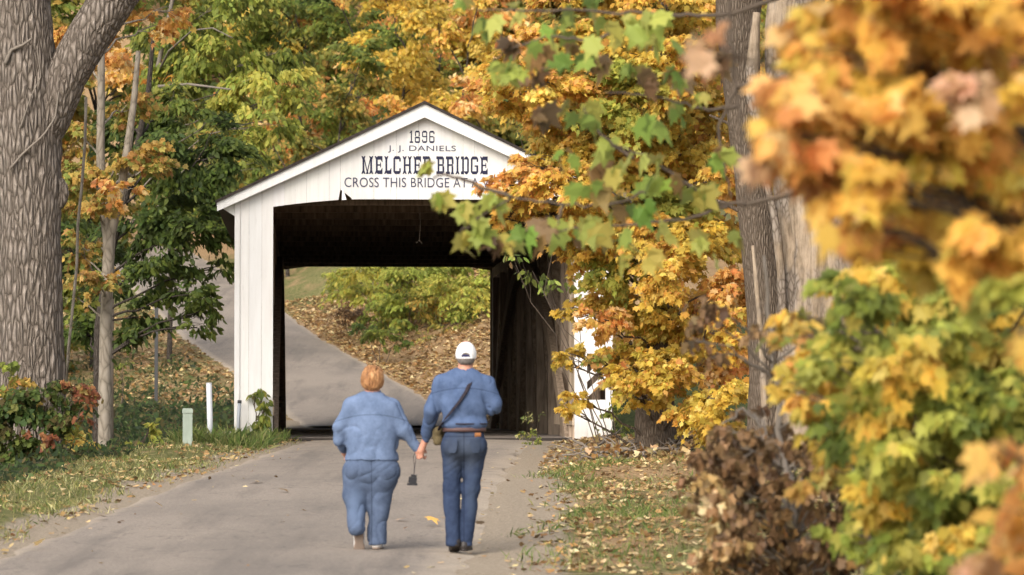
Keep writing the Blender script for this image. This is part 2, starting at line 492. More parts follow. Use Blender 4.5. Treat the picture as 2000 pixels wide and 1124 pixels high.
for s in (-1, 1):                                     # barge boards
    mb = MB()
    P = [(0, AZ - 0.22), (s * EX, EZ - 0.14), (s * (EX + 0.005), EZ), (0, AZ)]
    mb.prism(P if s > 0 else P[::-1], -0.17, -0.135)
    mb.build('barge_board', M['white_boards'], BR)
    mb = MB()
    P = [(0, AZ + 0.002), (s * (EX + 0.03), EZ - 0.012), (s * (EX + 0.03), EZ + 0.032), (0, AZ + 0.048)]
    mb.prism(P if s > 0 else P[::-1], -0.21, LEN + 0.2)
    P = [(0, AZ - 0.03), (s * EX, EZ - 0.045), (s * EX, EZ - 0.015), (0, AZ - 0.002)]
    mb.prism(P if s > 0 else P[::-1], -0.13, LEN + 0.12)
    mb.build('roof', M['shingle'], BR)
# side walls: vertical boards with narrow gaps, inside faces weathered
for s in (-1, 1):
    mb = MB()
    y = 0.06
    while y < LEN - 0.1:
        w = rnd.uniform(0.2, 0.3)
        x = s * (HW - 0.05)
        t = rnd.uniform(0.7, 1.35)
        t *= 1.35
        mb.box((min(x, x + s * 0.025), y, -0.1 + rnd.uniform(-0.1, 0.1)), (max(x, x + s * 0.025), min(y + w - 0.006, LEN - 0.05), roof_z(HW) - 0.1), (t, t * 0.97, t * 0.94))
        y += w
    mb.build('side_wall', M['old_wood'], BR)
    tr = MB()
    xi = s * (OP + 0.14)
    n = 9
    ys = np.linspace(0.45, LEN - 0.45, n)
    for i, yy in enumerate(ys):
        c = rnd.uniform(0.7, 1.2)
        tr.box((xi - 0.11, yy - 0.13, -0.15), (xi + 0.11, yy + 0.13, 3.8), (c, c, c))
        if i < n - 1:
            a, b = (0.1, 3.6) if i < n // 2 else (3.6, 0.1)
            tr.bar((xi, yy + 0.15, a), (xi, ys[i + 1] - 0.15, b), 0.2, 0.16, (1, 0, 0), (c, c * 0.97, c * 0.93))
    tr.box((xi - 0.1, 0.1, 3.62), (xi + 0.1, LEN - 0.1, 3.86))
    tr.box((xi - 0.1, 0.1, -0.3), (xi + 0.1, LEN - 0.1, -0.02))
    tr.build('truss', M['old_wood'], BR)
    ar = MB()
    pts = [(xi - s * 0.16, 0.2 + (LEN - 0.4) * t, -0.5 + 3.9 * math.sin(math.pi * t)) for t in np.linspace(0, 1, 25)]
    for a, b in zip(pts[:-1], pts[1:]): ar.bar(a, b, 0.3, 0.12, (1, 0, 0), (0.85, 0.82, 0.78))
    ar.build('arch_rib', M['old_wood'], BR)
    kb = MB()                                        # kick boards and the pale patch inside the near post
    for q in range(6):
        y0 = 0.06 + q * 0.22
        t = rnd.uniform(1.0, 1.6)
        x = s * (OP + 0.02)
        if s > 0:
            kb.box((x - 0.012, y0 + 0.02, 0.42 + rnd.uniform(-0.05, 0.05)), (x + 0.012, y0 + 0.215, 3.6 if q % 3 else 2.3), (t, t, t * 0.97))
    if s > 0:
        rl = MB(); rl.box((OP - 0.03, 0.05, 0.24), (OP - 0.006, 4.2, 0.42), (1.3, 1.3, 1.25)); rl.build('kick_rail', M['old_wood'], BR)
        for q in (0.08, 0.75, 1.9):
            rl = MB(); rl.box((OP - 0.02, q, -0.1), (OP + 0.14, q + 0.26, 0.235), (1.5, 1.45, 1.4)); rl.build('sill_block', M['old_wood'], BR)
    else:
        kb.box((-OP - 0.02, 0.10, 0.40), (-OP + 0.012, 1.6, 0.66), (2.2, 2.2, 2.1))
        kb.box((-OP - 0.02, 0.06, 0.0), (-OP + 0.01, 1.5, 0.396), (0.5, 0.5, 0.5))
        for q, z in ((8.0, 2.0), (8.0, 1.85), (15, 0.72), (15, 0.58)):
            rl = MB(); rl.box((-OP - 0.02, q, z - 0.04), (-OP + 0.075, q + 0.12, z + 0.04), (0.3, 0.3, 0.3)); rl.build('bolt', M['old_wood'], BR)
    kb.build('inner_panel', M['old_wood'], BR)
dk = MB()                                            # plank deck
y = 0.35
dk.box((-OP - 0.3, 0.30, -0.32), (OP + 0.3, 0.344, 0.03), (0.25, 0.25, 0.25))  # front edge board, coloured dark to paint in the gap shadow at the deck's end
while y < LEN:
    w = rnd.uniform(0.22, 0.3)
    t = rnd.uniform(0.75, 1.2)
    dk.box((-OP - 0.35, y, -0.06), (OP + 0.35, min(y + w - 0.01, LEN + 0.05), 0.035 + rnd.uniform(-0.006, 0.006)), (t, t, t))
    y += w
dk.build('deck', M['deck'], BR)
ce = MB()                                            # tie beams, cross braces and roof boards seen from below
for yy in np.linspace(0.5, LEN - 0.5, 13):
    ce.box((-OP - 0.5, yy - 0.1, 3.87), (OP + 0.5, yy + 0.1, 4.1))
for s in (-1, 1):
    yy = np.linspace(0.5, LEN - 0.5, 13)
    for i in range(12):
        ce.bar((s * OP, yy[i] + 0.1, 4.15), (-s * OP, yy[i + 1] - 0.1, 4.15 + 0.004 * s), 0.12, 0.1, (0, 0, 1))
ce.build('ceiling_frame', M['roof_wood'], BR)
for yb in (-0.6, LEN + 0.02):                         # abutment under each end
    ab = MB(); ab.box((-HW - 0.25, yb + 0.2, -3.2), (HW + 0.25, yb + 0.75, -0.33))
    ab.build('abutment', M['old_wood'], BR)
cd = MB()                                            # a cord hanging from the tie beams inside the opening
cd.tube([(-0.05, 0.9, 3.9), (-0.03, 0.9, 3.6), (-0.05, 0.9, 3.3)], 0.006, 5, (.25, .25, .25))
cd.tube([(-0.1, 0.9, 3.27), (-0.05, 0.9, 3.32), (0.0, 0.9, 3.26)], 0.006, 5, (.25, .25, .25))
cd.build('hanging_cord', M['old_wood'], BR)

# lettering -------------------------------------------------------
def slab(ch):
    """reversed-contrast slab letters: heavy top and bottom, thin stems. returns (width, polygons)"""
    T, S = 0.2, 0.15
    r = lambda x0, z0, x1, z1: [(x0, z0), (x1, z0), (x1, z1), (x0, z1)]
    def stem(x, foot=True, head=True):
        o = [r(x, 0.1, x + S, 0.9)]
        if foot: o += [[(x - 0.1, 0), (x - 0.01, 0.0), (x + S / 2, 0.07), (x + S + 0.01, 0), (x + S + 0.1, 0), (x + S, T), (x, T)]]
        if head: o += [[(x, 1 - T), (x + S, 1 - T), (x + S + 0.1, 1), (x + S + 0.01, 1), (x + S / 2, 0.93), (x - 0.01, 1), (x - 0.1, 1)]]
        return o
    def ring(x0, z0, x1, z1, cut=0.13, t=None):
        t = t or T * 0.85
        return [[(x0, z1 - t), (x1, z1 - t), (x1, z1 - cut), (x1 - cut, z1), (x0 + cut, z1), (x0, z1 - cut)],
                [(x0 + cut, z0), (x1 - cut, z0), (x1, z0 + cut), (x1, z0 + t), (x0, z0 + t), (x0, z0 + cut)]]
    W = {'M': 1.0, 'I': 0.35, 'L': 0.62, 'H': 0.78}.get(ch, 0.68)
    P = []
    if ch == 'M':
        P = stem(0.1) + stem(0.75)
        P += [[(0.25, 0.95), (0.17, 0.95), (0.45, 0.12), (0.53, 0.12)], [(0.55, 0.12), (0.47, 0.12), (0.75, 0.95), (0.83, 0.95)], [(0.38, 0), (0.62, 0), (0.54, 0.16), (0.46, 0.16)]]
    elif ch == 'H': P = stem(0.1) + stem(0.53) + [r(0.25, 0.45, 0.53, 0.55)]
    elif ch == 'I': P = stem(0.1)
    elif ch == 'L': P = stem(0.1) + [[(0.25, 0), (0.6, 0), (0.6, 0.36), (0.45, T), (0.25, T)]]
    elif ch == 'E': P = stem(0.1) + [[(0.25, 0), (0.65, 0), (0.65, 0.36), (0.5, T), (0.25, T)], [(0.25, 1 - T), (0.5, 1 - T), (0.65, 0.64), (0.65, 1), (0.25, 1)], r(0.25, 0.46, 0.46, 0.54), r(0.46, 0.36, 0.53, 0.64)]
    elif ch in 'CG':
        P = ring(0.03, 0, 0.65, 1) + [r(0.03, 0.17, 0.17, 0.83), r(0.52, 0.7, 0.65, 0.83)]
        P += [r(0.52, 0.17, 0.65, 0.32)] if ch == 'C' else [r(0.5, 0.17, 0.65, 0.5), r(0.36, 0.42, 0.5, 0.5)]
    elif ch == 'D': P = stem(0.1, False, False) + [r(0.0, 0, 0.25, T * .8), r(0, 1 - T * .8, 0.25, 1)] + ring(0.252, 0, 0.66, 1, 0.14) + [r(0.52, 0.17, 0.66, 0.83)]
    elif ch in 'BR':
        P = [r(0.1, 0.0, 0.25, 1), r(0, 1 - T * .8, 0.098, 1), [(0.252, 1), (0.252, 1 - T * .85), (0.64, 1 - T * .85), (0.64, 0.88), (0.54, 1)], r(0.5, 0.58, 0.64, 0.83), r(0.252, 0.47, 0.6, 0.56)]
        P = [p if len(p) == 4 else p for p in P]
        if ch == 'B': P += [r(0, 0, 0.098, T * .8), [(0.252, 0), (0.56, 0), (0.66, 0.12), (0.66, T * .85), (0.252, T * .85)], r(0.51, 0.17, 0.66, 0.45)]
        else: P += [r(0, 0, 0.34, T * .7), r(0.48, 0.12, 0.62, 0.45), [(0.42, 0), (0.7, 0), (0.62, 0.16), (0.48, 0.16)]]
    elif ch == '1': W = 0.42; P = [r(0.15, 0.1, 0.27, 0.95), r(0.03, 0, 0.39, 0.13), [(0.15, 0.95), (0.02, 0.84), (0.02, 0.78), (0.15, 0.84)], r(0.12, 0.95, 0.27, 1)]
    elif ch == '8': P = ring(0.06, 0, 0.62, 0.52, .1, .14) + ring(0.08, 0.49, 0.6, 1, .1, .14)[:1] + [r(0.06, 0.14, 0.17, 0.47), r(0.51, 0.14, 0.62, 0.47), r(0.08, 0.55, 0.19, 0.86), r(0.49, 0.55, 0.6, 0.86)]
    elif ch in '96':
        P = ring(0.06, 0, 0.62, 1, .12, .15) + [r(0.17, 0.47, 0.51, 0.57)]
        P += [r(0.51, 0.15, 0.62, 0.85), r(0.06, 0.5, 0.17, 0.85), r(0.06, 0.15, 0.17, 0.27)] if ch == '9' else [r(0.06, 0.15, 0.17, 0.85), r(0.51, 0.15, 0.62, 0.5), r(0.51, 0.73, 0.62, 0.85)]
    return W, P

def to_local(px, py): return (px - 828) / 119.27, (860 - py) / 119.27
def slab_line(text, px0, px1, py0, py1, gap=0.12, space=0.34, name='lettering'):
    x0, z1 = to_local(px0, py0); x1, z0 = to_local(px1, py1)
    H = z1 - z0
    tot = sum((slab(c)[0] + gap) if c != ' ' else space for c in text) - gap
    kx = (x1 - x0) / tot
    m = MB(); x = x0
    for c in text:
        if c == ' ': x += space * kx; continue
        w, P = slab(c)
        for j, p in enumerate(P):
            q = [(x + a * kx, z0 + b * H) for a, b in p]
            area = sum(q[i][0] * q[(i + 1) % len(q)][1] - q[(i + 1) % len(q)][0] * q[i][1] for i in range(len(q)))
            if area < 0: q = q[::-1]
            m.prism(q, -0.004 - 0.0004 * (j % 6), -0.0005)
        x += (w + gap) * kx
    return m.build(name, M['ink'], gable_o)
slab_line('1896', 799, 849, 255, 279, 0.1)
slab_line('MELCHER BRIDGE', 705, 953, 305, 340)
def sans_line(text, px0, px1, py0, py1):
    cu = bpy.data.curves.new('lettering', 'FONT')
    cu.body = text; cu.extrude = 0.002; cu.resolution_u = 4; cu.offset = 0.0
    cu.space_character = 1.05
    o = bpy.data.objects.new('tmp', cu); COL.objects.link(o)
    dg = bpy.context.evaluated_depsgraph_get()
    me = bpy.data.meshes.new_from_object(o.evaluated_get(dg))
    bpy.data.objects.remove(o)
    n = len(me.vertices); co = np.zeros(n * 3, np.float32); me.vertices.foreach_get('co', co); co = co.reshape(-1, 3)
    x0, z1 = to_local(px0, py0); x1, z0 = to_local(px1, py1)
    X = x0 + (co[:, 0] - co[:, 0].min()) / np.ptp(co[:, 0]) * (x1 - x0)
    Z = z0 + (co[:, 1] - co[:, 1].min()) / np.ptp(co[:, 1]) * (z1 - z0)
    me.vertices.foreach_set('co', np.stack([X, -0.0045 - co[:, 2], Z], 1).astype(np.float32).ravel())
    me.materials.clear(); me.materials.append(M['ink_thin'])
    me.update()
    q = bpy.data.objects.new('lettering', me); COL.objects.link(q); q.parent = gable_o
sans_line('J. J. DANIELS', 757, 890, 284, 298)
sans_line('CROSS THIS BRIDGE AT A WALK', 672, 1006, 347, 366)

# ------------------------------------------------------------------ leaves and trees
L_MAPLE = np.array([(0, 0), (.20, -.10), (.30, .10), (.55, .16), (.40, .34), (.46, .62), (.20, .56), (0, 1.0), (-.20, .56), (-.46, .62), (-.40, .34), (-.55, .16), (-.30, .10), (-.20, -.10)])
L_MID = np.array([(0, 0), (.48, .05), (.30, .36), (.40, .70), (0, 1), (-.40, .70), (-.30, .36), (-.48, .05)])
L_OVAL = np.array([(0, 0), (.24, .28), (.22, .65), (0, 1), (-.22, .65), (-.24, .28)])
L_FAR = np.array([(0, 0), (.36, .45), (0, 1), (-.36, .45)])

def unit(a): return a / (np.linalg.norm(a, axis=-1, keepdims=True) + 1e-9)

def leaves_np(C, T, N, S, shape, colr, fold=0.35, curl=0.25):
    """C centres, T tip directions, N normals, S sizes -> vertices, loops, lens, colours"""
    T = unit(T); N = unit(N - (N * T).sum(1, keepdims=True) * T)
    B = np.cross(N, T)
    u, v = shape[:, 0], shape[:, 1]
    w = -fold * np.abs(u)[None, :] * R.uniform(0.3, 1.6, (len(C), 1)) - curl * (v ** 2)[None, :] * R.uniform(-0.6, 2.4, (len(C), 1))
    us = R.uniform(.62, 1.12, (len(C), 1)) * u[None, :] + R.normal(0, .10, (len(C), 1)) * v[None, :] ** 2
    W = S[:, None, None] * (us[:, :, None] * B[:, None, :] + v[None, :, None] * T[:, None, :] + w[:, :, None] * N[:, None, :])
    Vv = (C[:, None, :] + W).reshape(-1, 3)
    n, k = len(C), len(shape)
    return Vv, np.arange(n * k), np.full(n, k), np.repeat(colr, k, axis=0)

PAL = {   # photographed tints, sRGB
    'maple':   [(234, 184, 60), (230, 174, 56), (220, 158, 52), (238, 198, 90), (212, 176, 58), (226, 160, 76), (198, 164, 50)],
    'gold':    [(228, 180, 50), (215, 165, 40), (205, 170, 55), (235, 195, 90), (190, 155, 40)],
    'ember':   [(234, 168, 78), (236, 176, 92), (226, 154, 66), (240, 194, 130), (222, 168, 64), (222, 140, 70)],
    'orange':  [(234, 172, 58), (230, 164, 54), (238, 184, 76), (226, 152, 62), (218, 164, 50), (236, 182, 112), (228, 184, 66)],
    'olive':   [(124, 120, 46), (142, 132, 50), (108, 110, 44), (160, 138, 52), (176, 136, 52)],
    'lime':    [(148, 150, 50), (162, 160, 56), (130, 136, 46), (180, 168, 64), (120, 126, 44)],
    'limey':   [(176, 168, 58), (190, 178, 68), (160, 158, 56), (198, 174, 64), (144, 146, 54)],
    'green':   [(72, 86, 30), (84, 98, 34), (62, 76, 28), (102, 110, 38)],
    'mid':     [(108, 116, 38), (124, 130, 42), (94, 104, 36), (146, 140, 46)],
    'syc':     [(124, 144, 50), (140, 156, 58), (106, 128, 46), (160, 166, 64), (150, 128, 58), (140, 100, 54)],
    'sycyel':  [(168, 168, 66), (182, 178, 80), (150, 156, 60), (170, 150, 60)],
    'autumn':  [(190, 146, 62), (204, 160, 70), (158, 150, 60), (134, 140, 58), (182, 124, 60), (208, 172, 90)],
    'shrub':   [(78, 92, 40), (98, 108, 46), (62, 80, 36), (116, 116, 52), (90, 74, 40)],
    'red':     [(150, 84, 58), (164, 104, 60), (140, 78, 58), (150, 120, 60)],
    'brown':   [(118, 84, 54), (132, 96, 64), (100, 70, 46), (150, 112, 78), (84, 60, 40)],
    'fawn':    [(206, 154, 116), (214, 165, 130), (196, 140, 100), (222, 178, 140)],
    'litter':  [(182, 142, 92), (162, 120, 74), (200, 162, 112), (140, 102, 64), (212, 182, 136), (172, 122, 70), (124, 92, 60)],
    'straw':   [(180, 160, 100), (150, 140, 80), (120, 126, 62), (98, 110, 48), (196, 180, 130)],
    'grass':   [(104, 120, 52), (122, 134, 60), (88, 106, 44), (140, 142, 74), (160, 152, 96)],
    'weed':    [(50, 66, 32), (62, 78, 36), (42, 56, 30), (80, 92, 44), (96, 84, 50)],
}
PAL = {k: lin(v) for k, v in PAL.items()}
LEAF_GAIN = 1.02
GROW = 1.9          # overall leaf density
def pick(pal, n, jit=0.12):
    P = PAL[pal]
    c = P[R.integers(0, len(P), n)]
    c = c * 0.90 + 0.10 * (c @ np.array([.3, .6, .1]))[:, None]
    return np.clip(c * (1 + R.normal(0, jit, (n, 1))) * (1 + R.normal(0, 0.04, (n, 3))) * np.array([.96, 1.05, .97]) * LEAF_GAIN, 0.004, 0.9)

def spray_leaves(centre, rad, pal, leaf, cover=2.2, spray=0.42, droop=0.5, flat=0.35, mixw=0.55, hang=0.6):
    """leaves of one clump: flattened sprays that lean outwards and droop. returns C, T, N, S, colours, spray centres"""
    rx, ry, rz = rad
    rm = (rx * rz) ** 0.5
    A = math.pi * rx * rz
    n = max(4, int(cover * GROW * A / (leaf * leaf * 0.33)))
    k = max(3, int(1.3 / (spray ** 2)) + 1)
    D = unit(R.normal(size=(k, 3)))
    q = R.uniform(0, 1, (k, 1)) ** 0.45
    SC = D * q * np.array([rx, ry, rz])
    out = unit(D * np.array([1, 1, 0.35]) + np.array([0, 0, -0.15]))
    who = R.integers(0, k, n)
    r1, r2, r3 = R.normal(0, 0.5, n), R.normal(0, 0.38, n), R.normal(0, flat * 0.45, n)
    o = out[who]
    side = unit(np.cross(o, [0, 0, 1.0]))
    up = np.cross(side, o)
    L = spray * rm * 1.25
    C = SC[who] + L * (r1[:, None] * o + r2[:, None] * side + r3[:, None] * up)
    C[:, 2] -= droop * L * (r1 ** 2 + r2 ** 2) * 0.5
    N = unit(0.45 * up + 0.7 * np.array(sd) + R.normal(0, mixw, (n, 3)))      # blades turn towards the light
    T = unit(o * 0.8 + side * R.normal(0, 0.7, (n, 1)) + np.array([0, 0, -hang]) + R.normal(0, 0.3, (n, 3)))
    base = pick(pal, k, 0.08)
    colr = np.where(R.uniform(size=(n, 1)) < 0.4, base[who] * (1 + R.normal(0, 0.12, (n, 1))), pick(pal, n))
    S = leaf * R.uniform(0.65, 1.25, n)
    return C + centre, T, N, S, np.clip(colr, 0.004, 0.9), SC + centre

def curve_pts(a, b, n=7, sag=0.12, wob=0.05, seed=0):
    a, b = np.asarray(a, float), np.asarray(b, float)
    t = np.linspace(0, 1, n)[:, None]
    L = np.linalg.norm(b - a)
    p = a + (b - a) * t
    p[:, 2:3] += sag * L * np.sin(t * math.pi)
    p += wob * L * R.normal(0, 1, (n, 3)) * np.sin(t * math.pi)
    return p

def make_crown(blobs, leaf, shape, cover, parent, mat='leaf', name='crown', limb_from=None, limb_r=0.03, twigs=0, bark='twig', kw=None):
    """blobs: (centre, (rx, ry, rz), palette[, cover]) in world space; limbs run from limb_from(centre) to each blob"""
    Vs, Ls, Ns, Cs, off = [], [], [], [], 0
    br = MB()
    for b in blobs:
        c, rad, pal = b[:3]
        cv = cover * (b[3] if len(b) > 3 else 1)
        C, T, N, S, colr, SC = spray_leaves(np.asarray(c), rad, pal, leaf, cv, **(kw or {}))
        v, l, n, cc = leaves_np(C, T, N, S, shape, colr)
        Vs.append(v); Ls.append(l + off); Ns.append(n); Cs.append(cc); off += len(v)
        if limb_from is not None:
            a = limb_from(np.asarray(c))
            P = curve_pts(a, c, 8, 0.06, 0.025)
            br.tube(P, np.linspace(limb_r, limb_r * 0.35, 8), 6)
            for s in SC[:twigs]:
                br.tube(curve_pts(P[5], s, 5, 0.05, 0.04), np.linspace(limb_r * 0.4, limb_r * 0.12, 5), 4)
    loc = np.array(parent.location) if parent is not None else 0
    o = npmesh(name, np.concatenate(Vs) - loc, np.concatenate(Ls), np.concatenate(Ns), M[mat], parent, np.concatenate(Cs))
    lb = None
    if br.n:
        br.v = [v - loc for v in br.v]
        lb = br
    return o, lb

def trunk_path(base, pts, radii, n=26):
    """resample a polyline"""
    P = np.asarray(pts, float); r = np.asarray(radii, float)
    t = np.linspace(0, 1, len(P)); tt = np.linspace(0, 1, n)
    return np.stack([np.interp(tt, t, P[:, i]) for i in range(3)], 1), np.interp(tt, t, r)

def B(px, py, Y, rx, ry, pal, cov=1.0, dy=None):
    """a clump given where it shows in the photograph; its depth is as large as its width"""
    c = at(px, py, Y)
    k = Y / FPX
    return (c, (rx * k, (dy if dy else max(rx, ry) * k), ry * k), pal, cov)

def tree(name, label, cat, base_px, Y, trunk, blobs, leaf, shape, cover=2.2, bark='bark_brown', group=None, twigs=3, limb_r=0.05, nseg=12, rough=0.05, kw=None, extra=None, ground=True):
    """trunk: list of (px, py, width_px); the first lies on the ground"""
    pts = [at(x, y, Y) for x, y, w in trunk]
    rad = [w * 0.5 * Y / FPX for x, y, w in trunk]
    if ground:
        pts[0][2] = float(ground_z(pts[0][0], pts[0][1])) - 0.12
    base = pts[0].copy()
    root = empty(name, base, label, cat, 0, group)
    P, r = trunk_path(base, pts, rad, max(10, 6 * len(pts)))
    r[0] *= 1.25; r[1] *= 1.08
    mb = MB()
    mb.tube(P - base, r, nseg, None, rough, rnd.randint(0, 99))
    for q in (extra or []):                       # further limbs as (px, py, width_px[, dY])
        LP = [at(e[0], e[1], Y + (e[3] if len(e) > 3 else 0)) for e in q]
        lp, lr = trunk_path(None, LP, [e[2] * 0.5 * Y / FPX for e in q], max(8, 5 * len(q)))
        mb.tube(lp - base, lr, max(6, nseg - 2), None, rough, rnd.randint(0, 99))
    def frm(c):
        z = c[2] - 0.35 * abs(c[0] - P[:, 0].mean()) - 0.3
        return P[int(np.argmin(np.abs(P[:, 2] - z)))]
    if blobs:
        cr, lb = make_crown(blobs, leaf, shape, cover, root, 'leaf', 'crown', frm, limb_r, twigs, kw=kw)
        if lb:
            for v, f, c in zip([np.concatenate(lb.v)], [lb.f], [None]): mb.add(v, f)
    mb.build('trunk', M[bark], root, True)
    return root

# --- the big furrowed tree at the left edge
Yb = 48.0
k = Yb / FPX
def big_tree():
    tr = [(58, 960, 165), (58, 760, 138), (56, 600, 130), (55, 430, 132), (48, 250, 140), (40, 120, 138), (34, 0, 128), (20, -200, 112), (-10, -500, 90)]
    pts = [at(x, y, Yb) for x, y, w in tr]
    pts[0][2] = float(ground_z(pts[0][0], Yb)) - 0.15
    base = pts[0].copy()
    root = empty('large_tree', base, 'massive grey tree with deeply furrowed bark forking near the top left corner', 'tree')
    def ridged(P, r, n, seed):
        m = MB(); m.tube(P, r, n)
        V = m.v[0]; C = np.repeat(P, n, axis=0)
        a = np.arctan2(V[:, 1] - C[:, 1], V[:, 0] - C[:, 0])
        q = np.stack([np.cos(a) * 9, np.sin(a) * 9, V[:, 2] * 2.6], 1)
        rid = np.abs(vnoise(q, seed)) * 1.3 + 0.7 * np.abs(vnoise(q * np.array([1.8, 1.8, 2.6]), seed + 1)) - .15
        V = C + (V - C) * (1 + 0.045 * (rid - 0.6) + 0.04 * vnoise(V * 1.5, seed + 5))[:, None]
        m.v[0] = V
        return m
    P, r = trunk_path(base, pts, [w * 0.5 * k for x, y, w in tr], 150)
    r[:8] *= np.linspace(1.35, 1.03, 8)
    m = ridged(P - base, r, 96, 21)
    li = [(62, 330, 40, -.0), (96, 235, 84, -.05), (128, 150, 82, -.1), (175, 70, 84, -.12), (232, -20, 90, -.15), (320, -180, 80, -.2), (420, -400, 60, 0)]
    lp, lr = trunk_path(None, [at(x, y, Yb + d) for x, y, w, d in li], [w * 0.5 * k for x, y, w, d in li], 80)
    m2 = ridged(lp - base, lr, 72, 33); m.add(m2.v[0], m2.f)
    kn = at(112, 378, Yb - 0.05) - base                       # a burl
    th = np.linspace(0, math.pi, 9); burl = np.stack([kn[0] - 0.12 + 0.24 * np.sin(th) * 0.8 + 0 * th, kn[1] + 0 * th, kn[2] + 0.22 * np.cos(th)], 1)
    m.tube(burl, 0.05 + 0.05 * np.sin(th), 10, None, 0.15, 5)
    m.build('trunk', M['bark_grey'], root, True)
    bl = []
    for i in range(16):
        c = at(R.uniform(-700, 150), R.uniform(-1500, -800), Yb + R.uniform(-3, 4))
        bl.append((c, (1.6, 1.6, 1.1), 'olive', 0.5))
    cr, lb = make_crown(bl, 0.2, L_MID, 1.0, root, 'leaf', 'crown', lambda c: P[-1] if c[0] < -7.5 else lp[-1], 0.1, 2)
    lb.build('limb', M['bark_grey'], root, True)
big_tree()
vn = MB()                                                    # woody vine on the bark
fr = Yb - 0.56
for path, w in (([(20, 330), (45, 300), (85, 265), (108, 230), (116, 170), (150, 110), (172, 50), (205, -10)], 0.022), ([(10, 125), (22, 98), (45, 88), (62, 76)], 0.035), ([(40, 250), (60, 190), (80, 150), (72, 90)], 0.015)):
    P = np.array([at(x, y, fr + 0.06 * abs(x - 55) / 60 + (0.12 if x > 100 else 0)) for x, y in path])
    t = np.linspace(0, 1, len(P)); tt = np.linspace(0, 1, 24)
    P = np.stack([np.interp(tt, t, P[:, i]) for i in range(3)], 1)
    vn.tube(P, w * np.linspace(.85, .45, 24), 7, None, 0.1, 3)
o = vn.build('climbing_vine', M['grey_twig'], None, True)
tag(o, 'bare woody vine stems clinging to the furrowed bark of the massive tree', 'vine')
hv = MB()
P = np.array([at(x, y, 49.5) for x, y in ((168, 190), (166, 280), (160, 360), (152, 440), (150, 520), (142, 600), (134, 680), (128, 760))])
hv.tube(P, np.full(len(P), 0.022), 6); o = hv.build('hanging_vine', M['bark_smooth'], None, True)
tag(o, 'thin bare vine hanging straight down beside the massive furrowed trunk', 'vine')

# --- slender forked sycamore left
tree('slender_tree', 'slender pale forked tree with orange and green leaves behind the massive trunk', 'tree', None, 53.0,
     [(206, 893, 32), (205, 740, 26), (208, 600, 24), (213, 470, 24), (203, 420, 18), (196, 300, 17), (198, 160, 15), (196, -40, 12)],
     [B(165, 340, 53, 50, 40, 'autumn'), B(260, 300, 53, 60, 45, 'autumn'), B(145, 250, 53.5, 40, 60, 'autumn'), B(300, 320, 53, 40, 35, 'autumn', .8), B(170, 400, 52.5, 60, 30, 'autumn'),
      B(150, 490, 53, 45, 40, 'autumn'), B(185, 545, 52.5, 50, 35, 'autumn', .8), B(145, 580, 53, 30, 40, 'lime', .7), B(250, 210, 54, 60, 40, 'autumn', .8), B(165, 110, 54, 70, 80, 'ember'), B(300, 50, 54, 50, 35, 'ember', .7),
      B(220, 20, 54, 70, 40, 'autumn'), B(170, -80, 54, 140, 60, 'autumn'), B(340, 20, 54, 40, 30, 'ember', .5), B(215, 370, 52, 60, 25, 'ember', .7)],
     0.115, L_MAPLE, 2.0, 'bark_smooth', extra=[[(213, 470, 20), (228, 410, 19), (240, 350, 17), (252, 270, 16), (262, 195, 13), (270, 100, 9)]], twigs=3, limb_r=0.02)
# --- dark green drooping tree left of the bridge
tree('dark_green_tree', 'dark green tree with layered drooping branches left of the white bridge', 'tree', None, 66.0,
     [(190, 745, 22), (192, 640, 17), (215, 500, 16), (260, 330, 14), (290, 180, 11), (300, 60, 7)],
     [B(360, 300, 66, 110, 90, 'green'), B(440, 300, 66, 70, 80, 'green'), B(300, 420, 66, 110, 70, 'green'), B(400, 450, 65.5, 70, 50, 'green'), B(300, 530, 66, 85, 55, 'green'), B(375, 575, 65, 55, 35, 'green', .8),
      B(410, 600, 65, 38, 22, 'green', .7), B(385, 640, 65, 35, 20, 'green', .45), B(270, 620, 66, 60, 45, 'green'), B(200, 540, 67, 60, 70, 'green'), B(170, 650, 67, 60, 50, 'green', .8), B(250, 250, 67, 70, 60, 'green'), B(350, 200, 67, 90, 50, 'mid'), B(420, 380, 67, 60, 60, 'green'), B(240, 660, 66, 40, 20, 'green', .6), B(430, 520, 66, 30, 25, 'green', .5), B(110, 480, 68, 70, 120, 'green')],
     0.15, L_OVAL, 4.2, 'bark_dark', twigs=3, limb_r=0.03, kw=dict(spray=0.36, droop=0.9))
# --- yellow-green tree behind
tree('yellow_green_tree', 'tall yellow-green tree with arching grey twigs above the left end of the roof', 'tree', None, 78.0,
     [(214, 700, 16), (216, 500, 15), (236, 330, 12), (300, 170, 10), (350, -60, 7)],
     [B(430, 90, 78, 120, 70, 'lime'), B(520, 150, 77, 80, 60, 'limey'), B(480, 210, 77, 80, 45, 'limey'), B(360, 150, 78, 80, 60, 'lime'), B(540, 230, 76, 50, 45, 'lime'), B(490, 280, 76, 40, 40, 'lime', .8), B(400, 210, 78, 90, 40, 'olive', .7),
      B(320, 60, 79, 90, 70, 'mid'), B(440, 10, 78, 130, 50, 'lime'), B(560, 100, 78, 60, 60, 'mid'), B(570, 190, 77, 40, 40, 'limey', .7), B(420, -100, 78, 200, 90, 'lime'), B(500, 330, 76, 40, 35, 'mid', .7)],
     0.17, L_OVAL, 2.6, 'grey_twig', twigs=4, limb_r=0.022, kw=dict(spray=0.33, droop=0.9, hang=1.0),
     extra=[[(310, 140, 6), (330, 100, 4, -2), (375, 60, 3, -4), (415, 55, 2.5, -5), (455, 75, 2, -5)], [(258, 270, 7), (275, 225, 4, -5), (310, 210, 3, -8), (345, 235, 2, -8)], [(300, 170, 7), (370, 165, 5, -3), (450, 175, 3, -4)], [(280, 215, 6), (312, 230, 5, -6), (318, 180, 4, -7)]])

